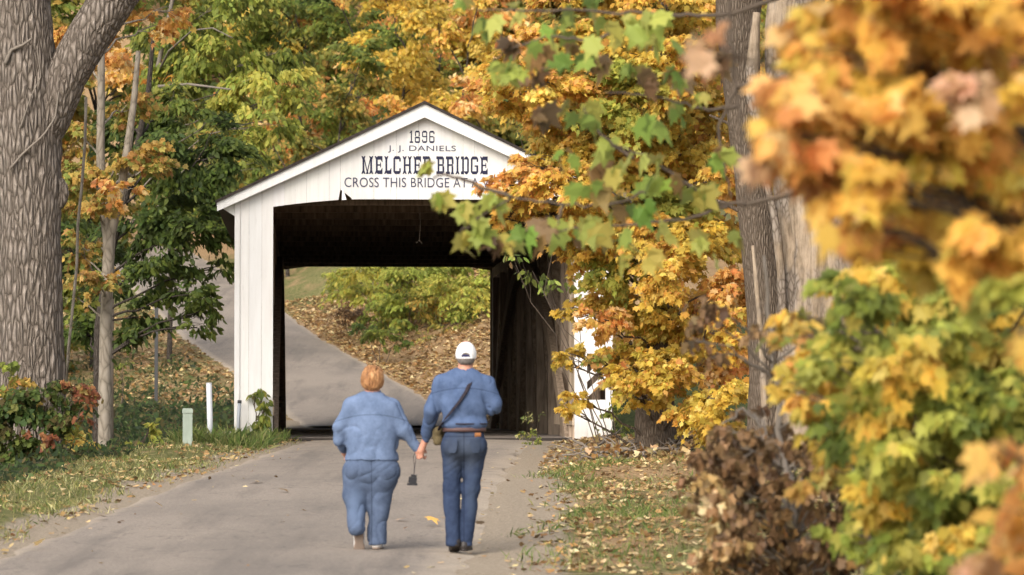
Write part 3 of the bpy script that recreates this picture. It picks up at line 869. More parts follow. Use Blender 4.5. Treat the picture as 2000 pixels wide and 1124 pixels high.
# --- trees on the slope behind the bridge
def back_tree(px, top, Y, w, pal, label, group='autumn trees on the slope behind the bridge', pal2=None, leaf=0.24, cov=2.3, trunkw=11, low=None):
    """crown filled from row top down to row low"""
    low = low or 560
    bl = []
    n = max(5, int((low - top) / 75 * w / 90))
    for i in range(n):
        t = (i + 0.5) / n
        yy = top + (low - top) * t + R.uniform(-25, 25)
        ww = w * (0.45 + 0.55 * math.sin(math.pi * min(1, 0.15 + t * 0.8)))
        xx = px + R.uniform(-1, 1) * ww * 0.75
        bl.append(B(xx, yy, Y + R.uniform(-2, 2), R.uniform(0.38, 0.6) * w, R.uniform(0.3, 0.45) * w, (pal2 if pal2 and R.uniform() < 0.35 else pal), R.uniform(0.75, 1.15)))
    return tree('background_tree', label, 'tree', None, Y, [(px, 700, trunkw), (px + 4, 560, trunkw * .8), (px - 5, (top + 2 * low) / 3, trunkw * .6), (px + 8, (top * 3 + low * 2) / 5, trunkw * .3)], bl, leaf, L_FAR, cov, 'bark_dark', group, 2, 0.04, 8, 0.05, kw=dict(spray=0.4))
OLV = 'olive'
back_tree(655, 60, 140, 120, 'olive', 'olive green tree rising behind the left slope of the bridge roof', pal2='mid')
back_tree(790, -40, 146, 130, 'gold', 'golden yellow tree directly above the peak of the bridge roof', pal2='orange', low=330)
back_tree(900, -30, 136, 110, 'gold', 'golden tree at the top edge right of the roof peak', pal2='maple', low=420)
back_tree(560, 250, 138, 90, 'olive', 'small olive and yellow tree just above the left part of the roof', pal2='autumn', cov=1.8)
back_tree(760, 180, 132, 100, 'olive', 'olive tree with orange patches just behind the roof peak', pal2='orange')
back_tree(960, 150, 130, 100, 'olive', 'dull olive tree behind the right slope of the roof', pal2='ember')
back_tree(850, 20, 150, 110, 'gold', 'deep golden tree standing behind the one at the roof peak', pal2='olive', low=320)
back_tree(690, -60, 152, 130, 'mid', 'mid green tree at the top edge left of the golden one', pal2='ember', low=300)
back_tree(590, -80, 156, 130, 'mid', 'green and russet tree at the top edge above the yellow-green one', pal2='ember', low=330)
back_tree(485, 180, 150, 110, 'mid', 'mid green tree behind the drooping dark green one', pal2='olive', low=440)
back_tree(1080, 40, 118, 120, 'gold', 'yellow tree behind the sycamore twigs', pal2='olive')
back_tree(1230, -20, 114, 150, 'gold', 'broad yellow tree behind the roadside maple', pal2='olive', low=700)
back_tree(1400, -40, 110, 140, 'orange', 'orange tree behind the dark leaning trunk', pal2='gold', low=750)
back_tree(1600, -40, 106, 170, 'orange', 'orange tree behind the broken dead trunk', pal2='olive', low=800)
back_tree(1840, -40, 104, 180, 'olive', 'olive tree behind the foliage at the right edge', pal2='gold', low=850)
back_tree(2080, -40, 104, 180, 'olive', 'olive tree beyond the right edge of the view', pal2='gold', low=850)
back_tree(330, -60, 100, 130, 'mid', 'green tree at the top edge between the massive trunk and the yellow-green one', pal2='lime', low=420)
back_tree(180, -60, 100, 130, 'olive', 'olive tree filling the gap beside the massive trunk', pal2='orange', low=640)
back_tree(60, 0, 98, 150, 'olive', 'olive tree mostly hidden behind the massive trunk', pal2='mid', low=700)
back_tree(-130, 0, 96, 150, 'mid', 'green tree beyond the left edge of the view', pal2='olive', low=750)
wood = []                                                   # the far wooded hillside reads as one mass
for i in range(760):
    Y = R.uniform(158, 222)
    x = R.uniform(-330, 2330)
    X = (x - 1000) / FPX * Y
    if abs(X - float(road_x(Y))) < 4 and Y < 190: continue
    c = np.array([X, Y, float(ground_z(np.array([X]), np.array([Y]))[0]) + R.uniform(0.6, 4.5)])
    wood.append((c, (R.uniform(2.2, 3.6), 2.2, R.uniform(1.5, 2.6)), ['olive', 'mid', 'gold', 'olive', 'ember', 'green', 'mid'][R.integers(0, 7)], 1.0))
wo, _ = make_crown(wood, 0.38, L_FAR, 1.6, None, 'leaf', 'far_woodland')
tag(wo, 'mass of mixed autumn woodland filling the far hillside', 'woodland', kind='stuff')

# --- bushes on the bank seen through the bridge
def bush(name, label, Y, blobs, leaf, shape, cover, group=None, bark='twig', kw=None, mat='leaf', cat='bush', limb_r=0.014, foot=None):
    cs = np.array([b[0] for b in blobs])
    bx, by = float(cs[:, 0].mean()), float(cs[:, 1].mean())
    if foot: bx, by = foot
    base = np.array([bx, by, float(ground_z(bx, by))])
    root = empty(name, base, label, cat, 0, group)
    cr, lb = make_crown(blobs, leaf, shape, cover, root, mat, 'foliage', lambda c: base + np.array([(c[0] - bx) * 0.25, (c[1] - by) * 0.25, -0.05]), limb_r, 3, kw=kw)
    lb.build('stems', M[bark], root)
    return root
bush('roadside_bush', 'large yellow-green bush on the bank seen through the bridge', 108, [B(720, 560, 108, 70, 45, 'limey'), B(780, 545, 107, 70, 40, 'lime'), B(850, 575, 106, 70, 50, 'gold'), B(760, 610, 106, 60, 40, 'mid'), B(830, 620, 105, 60, 35, 'olive'), B(690, 540, 109, 45, 25, 'limey', .8), B(800, 500, 109, 110, 45, 'lime'), B(690, 560, 107, 50, 26, 'limey'), B(740, 590, 106, 60, 26, 'limey'), B(800, 580, 105, 60, 36, 'lime'), B(860, 545, 105, 60, 36, 'limey'), B(830, 600, 104, 50, 26, 'olive'), B(900, 600, 104, 50, 36, 'mid'), B(660, 540, 109, 34, 16, 'limey'), B(770, 625, 104, 40, 20, 'mid'), B(880, 640, 103, 50, 24, 'olive', .7), B(930, 650, 102, 40, 30, 'olive', .7), B(925, 590, 102, 40, 36, 'limey'), B(880, 560, 103, 60, 30, 'limey'), B(700, 530, 106, 70, 24, 'limey'), B(800, 535, 104, 80, 26, 'lime')], 0.16, L_OVAL, 1.9)
bush('roadside_bush', 'yellowish arching bush beside the right post inside the bridge opening', 104, [B(930, 560, 104, 55, 45, 'limey'), B(910, 630, 103, 45, 30, 'lime', .8), B(960, 600, 104, 50, 60, 'mid'), B(900, 500, 106, 90, 50, 'lime'), B(980, 530, 105, 70, 60, 'olive')], 0.15, L_OVAL, 1.7)
bush('low_green_bush', 'low dark green bush at the foot of the bank seen through the bridge', 100, [B(740, 650, 100, 40, 24, 'mid'), B(775, 665, 100, 25, 14, 'green'), B(715, 640, 101, 25, 20, 'green')], 0.13, L_OVAL, 1.9)
bush('dead_bush', 'brown withered bush on the leaf strewn bank seen through the bridge', 110, [B(668, 610, 110, 28, 30, 'brown'), B(700, 600, 111, 28, 40, 'brown')], 0.13, L_OVAL, 1.2, mat='dry_leaf')
bush('dry_brush', 'thin brown brush on the slope at the right of the bridge opening', 101, [B(880, 690, 101, 60, 40, 'brown', .5), B(930, 690, 101, 50, 50, 'brown', .5), B(840, 670, 102, 40, 25, 'olive', .6)], 0.09, L_OVAL, 0.6, mat='dry_leaf')
# --- left verge shrubs
bush('red_leaved_shrub', 'dense green shrub with red and orange leaves at the foot of the massive tree', 45.5,
     [B(60, 800, 45.5, 75, 55, 'shrub'), B(130, 820, 45.5, 50, 50, 'shrub'), B(40, 880, 45.3, 65, 50, 'shrub'), B(120, 890, 45.3, 50, 40, 'shrub', .8), B(20, 760, 45.5, 40, 40, 'autumn', .7), B(140, 760, 45.4, 40, 22, 'red', .7), B(165, 800, 45.3, 22, 25, 'red', .4), B(80, 850, 45.0, 40, 20, 'red', .3), B(150, 860, 45.2, 28, 30, 'autumn', .5), B(95, 760, 45.4, 40, 25, 'shrub', .7), B(-60, 820, 45.4, 70, 90, 'shrub'), B(5, 715, 45.6, 30, 14, 'lime', .5)],
     0.095, L_MID, 2.2, kw=dict(spray=0.5, hang=0.9))
bush('leafy_sapling', 'leaning bright yellow-green sapling with feathery leaves on the verge', 50.0, [B(290, 845, 50, 24, 12, 'limey'), B(265, 865, 50, 28, 12, 'limey'), B(235, 890, 50, 30, 14, 'lime'), B(205, 912, 50, 28, 12, 'lime'), B(300, 830, 50, 12, 8, 'limey')], 0.1, L_OVAL, 3.0, kw=dict(spray=0.6))
bush('small_shrub', 'small dull green shrub on the slope between the pale trunk and the signpost', 86.0, [B(237, 715, 86, 20, 14, 'mid', .8), B(240, 735, 86, 12, 14, 'shrub', .8)], 0.1, L_OVAL, 1.3)
bush('wall_vine', 'green creeper climbing the white left jamb of the bridge', 54.7, [B(508, 765, 54.72, 16, 10, 'mid', 1, .12), B(512, 790, 54.72, 16, 14, 'mid', 1, .12), B(508, 820, 54.7, 18, 16, 'mid', 1, .12), B(512, 850, 54.65, 22, 16, 'lime', 1, .15), B(495, 775, 54.72, 10, 7, 'mid', .8, .08), B(498, 840, 54.66, 16, 18, 'mid', 1, .12), B(520, 815, 54.7, 12, 18, 'lime', 1, .12)], 0.115, L_OVAL, 2.6, cat='creeper', kw=dict(hang=1.0))
bush('dry_weed', 'wispy dry weed beside the right side of the bridge entrance', 53.5, [B(1040, 820, 53.5, 26, 22, 'straw', .3), B(1055, 855, 53.5, 36, 16, 'mid', .5), B(1025, 850, 53.5, 18, 14, 'straw', .4)], 0.055, L_OVAL, 0.9, cat='weed', limb_r=0.005)
bush('leafy_weed', 'green leafy weed at the foot of the white right jamb', 53.6, [B(1195, 800, 53.6, 30, 26, 'mid', .9), B(1215, 840, 53.4, 24, 20, 'mid', .8), B(1170, 850, 53.5, 28, 14, 'straw', .4)], 0.09, L_OVAL, 1.1, cat='weed', limb_r=0.008)

# --- roadside maple, right of the bridge
def px_blobs(rows, Y, dY=1.5): return [B(a, b, Y + R.uniform(-dY, dY), c, d, p, *(q or [])) for a, b, c, d, p, *q in [(r[0], r[1], r[2], r[3], r[4], r[5:]) for r in rows]] if False else [B(r[0], r[1], Y + R.uniform(-dY, dY), r[2], r[3], r[4], r[5] if len(r) > 5 else 1.0) for r in rows]
tree('roadside_maple', 'yellow-orange maple spreading in front of the right half of the bridge', 'tree', None, 48.0,
     [(1285, 900, 88), (1280, 820, 78), (1285, 700, 60), (1300, 480, 50), (1310, 250, 40), (1300, 0, 34), (1290, -250, 20)],
     px_blobs([(1060, 160, 100, 60, 'maple'), (990, 200, 60, 30, 'maple', .9), (1120, 90, 120, 70, 'maple'), (1220, 180, 120, 80, 'limey'), (1100, 220, 100, 50, 'gold'), (1330, 120, 100, 100, 'maple'), (1330, 260, 110, 80, 'gold'), (1220, 310, 100, 60, 'maple'),
               (1040, 345, 70, 40, 'ember'), (980, 360, 48, 24, 'ember', .9), (1010, 400, 60, 28, 'maple'), (1100, 350, 80, 45, 'maple'), (1060, 430, 60, 30, 'maple'), (980, 425, 34, 20, 'maple', .8), (1180, 400, 80, 60, 'gold'), (1290, 400, 110, 70, 'limey'), (1390, 400, 80, 90, 'maple'),
               (1130, 490, 60, 35, 'maple'), (1200, 520, 60, 50, 'limey', .9), (1300, 520, 100, 60, 'maple'), (1400, 560, 80, 80, 'ember'), (1180, 625, 55, 32, 'ember', .9), (1250, 620, 80, 50, 'gold'), (1330, 640, 90, 60, 'maple'), (1240, 690, 65, 40, 'gold'), (1290, 730, 80, 50, 'maple'), (1210, 740, 40, 28, 'ember', .7), (1390, 700, 80, 60, 'ember'), (1400, 780, 70, 60, 'gold'), (1350, 800, 50, 40, 'maple', .9),
               (1110, 690, 26, 22, 'gold', .8), (1085, 705, 14, 10, 'gold', .8), (1125, 780, 28, 20, 'gold', .8), (1105, 800, 20, 16, 'gold', .7), (1105, 610, 18, 14, 'gold', .8), (1140, 590, 30, 16, 'gold', .7), (1160, 700, 28, 14, 'autumn', .6), (1280, -60, 180, 90, 'maple'), (1100, -40, 140, 60, 'maple'), (1250, 780, 40, 20, 'gold', .6), (1420, 860, 40, 30, 'gold', .7), (1130, 160, 90, 60, 'gold'), (1180, 240, 90, 60, 'maple'), (1280, 210, 90, 60, 'maple'), (1370, 330, 80, 60, 'ember'), (1250, 440, 80, 50, 'maple'), (1350, 480, 80, 60, 'gold'), (1150, 440, 70, 40, 'gold'), (1100, 300, 60, 40, 'gold'), (1380, 620, 70, 50, 'maple'), (1420, 650, 50, 60, 'maple'), (1050, 90, 80, 40, 'ember'), (1390, 200, 60, 60, 'gold'), (1180, 20, 100, 50, 'gold'), (1350, 20, 90, 60, 'gold'), (1200, 590, 60, 30, 'maple'), (1240, 740, 60, 30, 'gold'), (1300, 760, 60, 26, 'maple'), (1200, 690, 50, 30, 'maple'), (1180, 560, 40, 24, 'gold'), (1020, 370, 50, 24, 'maple'), (1070, 400, 50, 24, 'gold'), (1330, 700, 60, 40, 'gold'), (1430, 900, 40, 30, 'maple'), (1000, 130, 60, 30, 'maple'), (950, 165, 40, 20, 'ember'), (1040, 220, 50, 26, 'maple'), (1090, 270, 50, 30, 'maple'), (1380, 90, 60, 50, 'gold'), (1390, 260, 50, 60, 'maple'), (1300, 70, 70, 50, 'maple'), (1330, 180, 60, 40, 'gold'), (1250, 110, 60, 40, 'gold'), (1330, 330, 60, 40, 'maple'), (1400, 470, 40, 50, 'gold'), (1410, 340, 36, 60, 'maple'), (1150, 300, 60, 40, 'maple'), (1210, 260, 60, 40, 'gold'), (1040, 325, 40, 22, 'maple', 1.3), (1080, 350, 50, 26, 'ember', 1.3), (1130, 385, 50, 30, 'maple', 1.3), (1030, 375, 50, 20, 'maple', 1.3), (1180, 430, 50, 40, 'gold', 1.2), (1110, 430, 50, 26, 'maple', 1.2), (1170, 480, 50, 30, 'maple'), (1230, 470, 60, 40, 'gold'), (1090, 290, 50, 26, 'gold', 1.2), (1160, 190, 70, 40, 'maple'), (1420, 560, 40, 50, 'ember'), (1400, 830, 50, 30, 'gold')], 47.0, 1.3),
     0.1, L_MAPLE, 3.0, 'bark_brown', twigs=4, limb_r=0.022, nseg=18, kw=dict(spray=0.34, droop=0.8))
bush('green_branch_sapling', 'thin sapling with grey-green leaves against the dark bridge opening', 51.0, [B(1000, 500, 51, 28, 9, 'syc', .8), B(1040, 530, 51, 38, 14, 'mid', .8), B(1070, 555, 51, 26, 12, 'syc', .7), B(1100, 545, 51, 28, 16, 'mid', .7), B(1010, 255, 51, 22, 12, 'mid', .7), B(1160, 560, 51, 30, 24, 'lime', .8)], 0.13, L_OVAL, 1.0, cat='sapling', foot=(1.75, 50.4), limb_r=.009)

# --- broken dead trunk and the dark trunk behind it
Ys = 43.2
def snag():
    tr = [(1592, 905, 164), (1594, 780, 141), (1602, 620, 139), (1607, 480, 141), (1582, 330, 131), (1562, 180, 110), (1552, 60, 101), (1567, -80, 94), (1582, -140, 56)]
    pts = [at(x, y, Ys) for x, y, w in tr]
    pts[0][2] = float(ground_z(pts[0][0], Ys)) - 0.15
    base = pts[0].copy(); kk = Ys / FPX
    root = empty('dead_tree_trunk', base, 'broken dead trunk with pale stripped wood and splintered edge at the right', 'tree')
    P, r = trunk_path(base, pts, [w * .5 * kk for x, y, w in tr], 110)
    m = MB(); m.tube(P - base, r, 64)
    V = m.v[0]; C = np.repeat(P - base, 64, axis=0)
    a = np.arctan2(V[:, 1] - C[:, 1], V[:, 0] - C[:, 0])
    q = np.stack([np.cos(a) * 4, np.sin(a) * 4, V[:, 2] * 0.5], 1)
    d = 0.17 * vnoise(q, 8) + 0.09 * np.abs(vnoise(q * 3, 9)) + 0.05 * vnoise(q * np.array([5, 5, 9.]), 10)
    d -= 0.45 * np.exp(-((a + 2.0) / 0.22) ** 2) * sm(3.6, 4.6, V[:, 2]) * (1 - sm(9, 10, V[:, 2]))      # a rotted slot
    m.v[0] = C + (V - C) * (1 + d)[:, None]
    m.build('trunk', M['dead_wood'], root, True)
    s = MB()                                          # splinters standing off the edge
    for pth, w in (([(1478, 25, 14), (1470, 120, 26), (1468, 200, 24), (1500, 300, 20)], 0), ([(1490, 330, 8), (1512, 420, 16), (1525, 520, 20), (1530, 640, 18)], 0)):
        LP, lr = trunk_path(None, [at(x, y, Ys - .25) for x, y, _ in pth], [_ * .5 * kk for x, y, _ in pth], 14)
        s.tube(LP - base, lr, 7, None, 0.2, 4)
    s.build('splinter', M['dead_wood'], root, True)
snag()
tree('leaning_tree', 'dark trunked tree leaning beside the broken dead trunk', 'tree', None, 44.6,
     [(1500, 905, 90), (1502, 760, 78), (1492, 560, 72), (1470, 350, 72), (1448, 150, 76), (1440, 40, 88), (1450, -60, 100), (1460, -300, 80)],
     [B(1430, -420, 46, 150, 90, 'maple'), B(1560, -420, 46, 150, 90, 'orange'), B(1500, -560, 46, 160, 90, 'gold')], 0.13, L_MID, 1.2, 'bark_brown', nseg=24, rough=0.05, twigs=2,
     extra=[[(1490, 420, 14), (1450, 415, 10), (1410, 395, 7), (1360, 385, 5)], [(1455, 275, 9), (1420, 240, 6), (1385, 225, 4)]])
bs = MB()
LP, lr = trunk_path(None, [at(x, y, 42.5) for x, y in ((1497, 905), (1494, 820), (1490, 720), (1484, 640), (1478, 560), (1470, 480))], [.055, .045, .04, .035, .03, .02], 20)
LP[0][2] = float(ground_z(LP[0][0], LP[0][1])) - 0.1
bs.tube(LP, lr, 8, None, 0.08, 3)
o = bs.build('bare_sapling', M['dead_wood'], None, True); tag(o, 'thin pale bare stem standing in front of the dark leaning trunk', 'sapling')

# --- near foliage, out of focus -----------------------------------------------
def near_tree(name, label, base, top, blobs, leaf, shape, cover, rad, mat='leaf', cat='tree', twigs=4, limb_r=0.012, bark='bark_brown', kw=None, start=0.15):
    base = np.array([base[0], base[1], float(ground_z(base[0], base[1])) - 0.05])
    root = empty(name, base, label, cat)
    P = curve_pts(base, np.asarray(top, float), 24, 0.0, 0.008)
    mb = MB(); mb.tube(P - base, np.linspace(rad, rad * 0.3, 24), 14, None, 0.05, 2)
    def frm(c):
        z = c[2] - 0.4 * np.linalg.norm(c[:2] - P[:, :2].mean(0))
        i = int(np.argmin(np.abs(P[:, 2] - z)))
        return P[max(i, int(24 * start))]
    cr, lb = make_crown(blobs, leaf, shape, cover, root, mat, 'crown', frm, limb_r, twigs, kw=kw)
    mb.add(np.concatenate(lb.v), lb.f)
    mb.build('trunk', M[bark], root, True)
    return root
# sycamore twigs hanging over the gable
def syc():
    Y = 19.0
    rows = [(940, 15, 40, 18), (1000, 35, 45, 22), (1060, 60, 50, 26), (1130, 45, 50, 26), (1200, 30, 50, 24), (1260, 20, 40, 22), (965, 120, 30, 18), (1020, 135, 22, 14), (1100, 90, 40, 22), (1180, 70, 40, 22), (1245, 60, 40, 24), (1275, 85, 30, 24), (1130, 115, 34, 18),
            (1255, 140, 30, 20), (1310, 140, 22, 18), (1130, 200, 26, 16), (1165, 225, 32, 22), (1090, 290, 28, 20), (1185, 285, 30, 20), (1140, 320, 32, 20), (1260, 225, 24, 14), (1270, 310, 28, 18), (1320, 205, 34, 18), (1365, 185, 24, 16), (1200, 330, 26, 16), (1320, 350, 38, 22), (1370, 375, 26, 18),
            (1150, 355, 34, 20), (1210, 370, 34, 20), (1260, 400, 32, 18), (985, 450, 30, 16), (1040, 445, 40, 20), (1100, 455, 40, 20), (1170, 440, 38, 20), (1230, 460, 36, 18), (1290, 440, 40, 22), (1355, 440, 34, 20), (1240, 490, 26, 14), (1400, 455, 24, 18), (1120, 420, 30, 14), (1390, 300, 24, 16)]
    bl = []
    for (x, y, a, b) in rows:
        bl.append(B(x, y, Y + R.uniform(-.5, .5), a * 1.25, b * 1.3, ('syc' if R.uniform() < .6 else 'sycyel') if R.uniform() < .94 else 'brown', 0.27))
    for (x, y, a, b) in ((838, 325, 12, 14), (848, 368, 16, 16), (903, 458, 12, 8), (905, 395, 10, 8), (935, 440, 12, 8), (965, 385, 9, 14)):
        bl.append(B(x, y, Y, a, b, 'sycyel', 0.6))
    for (x, y, a, b) in ((1010, 85, 20, 12), (1170, 110, 16, 12), (1230, 140, 20, 18), (1310, 145, 18, 14), (975, 470, 12, 14), (1060, 430, 16, 12), (1060, 205, 9, 18), (1040, 140, 16, 10), (1400, 110, 16, 14)):
        bl.append(B(x, y, Y, a, b, 'brown', 0.3))
    for i in range(14): bl.append(B(R.uniform(950, 1600), R.uniform(-380, -60), Y + R.uniform(-1, 1), 60, 35, 'syc', .8))
    base = np.array([5.2, Y + 1.0, float(ground_z(5.2, Y + 1.0)) - 0.1])
    root = empty('sycamore', base, 'sycamore whose twigs of large green and brown leaves hang in front of the gable', 'tree')
    P = curve_pts(base, base + np.array([0.1, 0, 6.5]), 20, 0, 0.006)
    mb = MB(); mb.tube(P - base, np.linspace(.2, .1, 20), 16, None, .05, 2)
    twig = [[(1418, -120), (1425, 60), (1440, 200), (1450, 300), (1455, 400)], [(1440, 170), (1400, 250), (1415, 330), (1430, 390)], [(1455, 400), (1400, 395), (1340, 360), (1270, 372), (1200, 400), (1100, 400), (1000, 385), (940, 420), (900, 455)], [(1440, 210), (1380, 215), (1290, 190), (1180, 180)],
            [(1425, 30), (1330, 30), (1240, 25), (1120, 20), (1000, 20), (930, 20)], [(1290, 30), (1230, 60), (1150, 80), (1080, 70), (1010, 90), (965, 120)], [(1240, 310), (1180, 270), (1140, 210)], [(1340, 360), (1270, 310), (1190, 280)], [(1100, 400), (1090, 430), (1090, 470)], [(1000, 385), (900, 350), (858, 340), (846, 352)], [(1420, 400), (1340, 430), (1240, 440), (1120, 450), (1000, 450)]]
    for t in twig:
        LP, lr = trunk_path(None, [at(x, y, Y) for x, y in t], np.linspace(.012, .004, len(t)), 5 * len(t))
        LP += R.normal(0, .006, LP.shape)
        mb.tube(LP - base, lr, 6)
    for a in ((1418, -120), (1425, 30), (1455, 400), (1440, 170)):
        q = at(a[0], a[1], Y); i = int(np.argmin(np.abs(P[:, 2] - q[2] - .4)))
        mb.tube(curve_pts(P[i], q, 9, .05, .02) - base, np.linspace(.04, .013, 9), 7)
    mb.build('trunk', M['twig'], root, True)
    make_crown(bl, 0.14, L_MAPLE, 1.6, root, 'leaf', 'crown', kw=dict(spray=.8, hang=1.3, mixw=.6))
syc()
rows = []
for (x, y, a, b, p) in [(1560, 190, 80, 55, 'ember'), (1530, 250, 60, 50, 'ember'), (1660, 120, 110, 70, 'orange'), (1700, 40, 120, 60, 'orange'), (1850, 60, 120, 80, 'orange'), (1960, 130, 100, 80, 'ember'), (1800, 180, 130, 80, 'orange'), (1650, 230, 100, 60, 'orange'), (1600, 290, 90, 50, 'ember'), (1750, 300, 120, 70, 'orange'), (1880, 280, 120, 90, 'orange'), (1700, 380, 90, 60, 'orange'), (1800, 410, 100, 60, 'orange'), (1920, 400, 100, 90, 'orange'), (1980, 480, 70, 70, 'orange'), (1860, 490, 60, 40, 'orange'), (1740, 440, 50, 30, 'ember'), (1620, 350, 60, 30, 'orange'), (1480, 300, 25, 30, 'fawn'), (1380, 95, 34, 40, 'fawn'), (1900, 160, 50, 40, 'fawn'), (1600, 30, 50, 60, 'orange'), (1640, -60, 90, 50, 'orange'), (2080, 200, 100, 140, 'orange'), (2080, 420, 90, 120, 'orange'), (1850, -60, 160, 60, 'orange'), (2000, -50, 120, 80, 'ember'), (1720, 20, 100, 60, 'orange'), (1580, 130, 50, 40, 'orange'), (1540, 180, 40, 40, 'ember'), (1510, 230, 40, 30, 'ember'), (1570, 270, 60, 40, 'orange'), (1520, 300, 40, 26, 'ember'), (1640, 300, 60, 40, 'orange'), (1700, 210, 70, 50, 'orange'), (1950, 260, 70, 60, 'orange'), (1930, 30, 80, 60, 'orange'), (1660, 440, 40, 26, 'ember'), (1780, 500, 60, 30, 'gold'), (1900, 540, 50, 30, 'limey'), (1980, 560, 50, 30, 'limey'), (1860, 130, 40, 30, 'lime'), (1700, 150, 40, 30, 'gold'), (1820, 330, 40, 30, 'gold'), (1960, 330, 40, 30, 'gold')]:
    rows.append(B(x, y, 9.8 + R.uniform(-.7, .7), a, b, p, 0.5 if p == 'fawn' and x < 1500 else 1.0))
near_tree('orange_maple', 'near maple with blurred orange leaves filling the upper right corner', (2.55, 10.6), (2.2, 10.4, 3.2), rows, 0.088, L_MAPLE, 3.6, 0.1, kw=dict(spray=.55, hang=.9))
rows = []
for i in range(120):
    x, y = R.uniform(1640, 2080), R.uniform(520, 1150)
    if y > 850 and x < 1700: x += 100
    rows.append(B(x, y, 15.5 + R.uniform(-1, 1), R.uniform(55, 90), R.uniform(35, 60), ['limey', 'limey', 'limey', 'gold', 'lime', 'mid'][R.integers(0, 6)], 1.0))
for (x, y, a, b, p) in [(1680, 560, 60, 40, 'gold'), (1760, 540, 60, 40, 'limey'), (1850, 560, 60, 40, 'gold'), (1940, 560, 60, 40, 'limey'), (1720, 700, 50, 40, 'autumn'), (1860, 760, 50, 40, 'autumn'), (1800, 980, 60, 40, 'gold'), (1900, 880, 50, 40, 'gold'), (1740, 1080, 60, 40, 'autumn'), (1560, 700, 60, 50, 'maple'), (1600, 620, 60, 40, 'gold'), (1580, 780, 60, 40, 'maple'), (1600, 850, 50, 40, 'gold'), (1540, 640, 40, 40, 'autumn'), (1640, 560, 50, 40, 'lime'), (1700, 530, 60, 40, 'lime'), (1600, 940, 40, 40, 'autumn'), (1680, 960, 50, 40, 'limey'), (1640, 1040, 40, 30, 'lime'), (1560, 620, 50, 30, 'gold'), (1600, 690, 50, 40, 'maple'), (1630, 740, 50, 40, 'gold'), (1590, 800, 50, 30, 'gold'), (1640, 830, 50, 40, 'lime'), (1550, 720, 40, 30, 'ember'), (1650, 640, 50, 40, 'lime'), (1530, 760, 30, 20, 'gold'), (1620, 890, 40, 26, 'gold')]:
    rows.append(B(x, y, 16.5 + R.uniform(-.6, .6), a, b, p, .9))
near_tree('young_maple', 'young maple with yellow-green leaves at the lower right', (2.35, 15.8), (2.1, 15.6, 1.4), rows, 0.088, L_MAPLE, 1.9, 0.05, kw=dict(spray=.5, hang=.9), start=0.0)
rows = []
for (x, y, a, b, p) in [(1960, 880, 50, 60, 'ember'), (1990, 1000, 60, 60, 'ember'), (1930, 1050, 60, 50, 'ember'), (1880, 1110, 60, 40, 'fawn'), (1990, 640, 30, 40, 'orange'), (1960, 1110, 80, 50, 'ember'), (2060, 900, 80, 120, 'ember')]:
    rows.append(B(x, y, 9.2 + R.uniform(-.4, .4), a, b, p, .6))
near_tree('orange_seedling', 'blurred orange seedling in the lower right corner', (1.75, 9.3), (1.55, 9.3, -.2), rows, 0.1, L_MAPLE, 1.2, 0.02, cat='sapling', kw=dict(spray=.6, hang=.9), start=0.0)
rows = []
for i in range(70):
    x, y = R.uniform(1375, 1680), R.uniform(860, 1150)
    if x < 1440 and y < 880: continue
    rows.append(B(x, y, 20 + R.uniform(-1, 1), R.uniform(20, 40), R.uniform(30, 55), ['brown', 'brown', 'brown', 'brown', 'litter'][R.integers(0, 5)], R.uniform(.6, 1.4)))
for (x, y, a, b) in ((1370, 620, 20, 40), (1400, 690, 14, 30), (1380, 590, 26, 20), (1480, 640, 20, 26), (1460, 800, 30, 24), (1440, 870, 30, 30), (1500, 870, 34, 26), (1560, 880, 40, 20), (1350, 660, 10, 20), (1740, 600, 20, 30), (1800, 700, 24, 30), (1740, 860, 12, 30), (1400, 840, 26, 30), (1450, 845, 30, 26), (1520, 840, 26, 24), (1390, 900, 30, 40), (1600, 930, 30, 30)):
    rows.append(B(x, y, 20 + R.uniform(-1, 1), a, b, 'brown', .8))
near_tree('withered_bush', 'withered bush of hanging brown curled leaves at the bottom right', (1.75, 20.0), (1.5, 20.0, .9), rows, 0.066, L_MID, 1.1, 0.03, mat='dry_leaf', cat='bush', twigs=4, limb_r=.008, bark='grey_twig', kw=dict(spray=.6, hang=2.2, mixw=.9), start=0.0)
db = MB()                                                  # bare grey boughs across the withered bush
for t in ([(1715, 930), (1650, 918), (1590, 908), (1540, 915), (1480, 940), (1440, 990)], [(1715, 930), (1640, 940), (1570, 960), (1520, 1000), (1490, 1060)], [(1590, 908), (1530, 960), (1490, 1040)], [(1540, 915), (1510, 850), (1450, 800), (1410, 830)]):
    LP, lr = trunk_path(None, [at(x, y, 20.5) for x, y in t], np.linspace(.016, .005, len(t)), 4 * len(t))
    LP += R.normal(0, .006, LP.shape); db.tube(LP, lr, 6)
LP = np.array([at(1715, 930, 20.5), at(1800, 960, 20.6), at(1850, 1300, 20.8)]); LP[-1][2] = float(ground_z(LP[-1][0], LP[-1][1])) - .05
LP[0] = at(1716, 929, 20.5); db.tube(LP, [.017, .022, .03], 7)
o = db.build('dead_bough', M['grey_twig'], None, True); tag(o, 'bare grey forked bough reaching across the withered brown bush', 'branch')

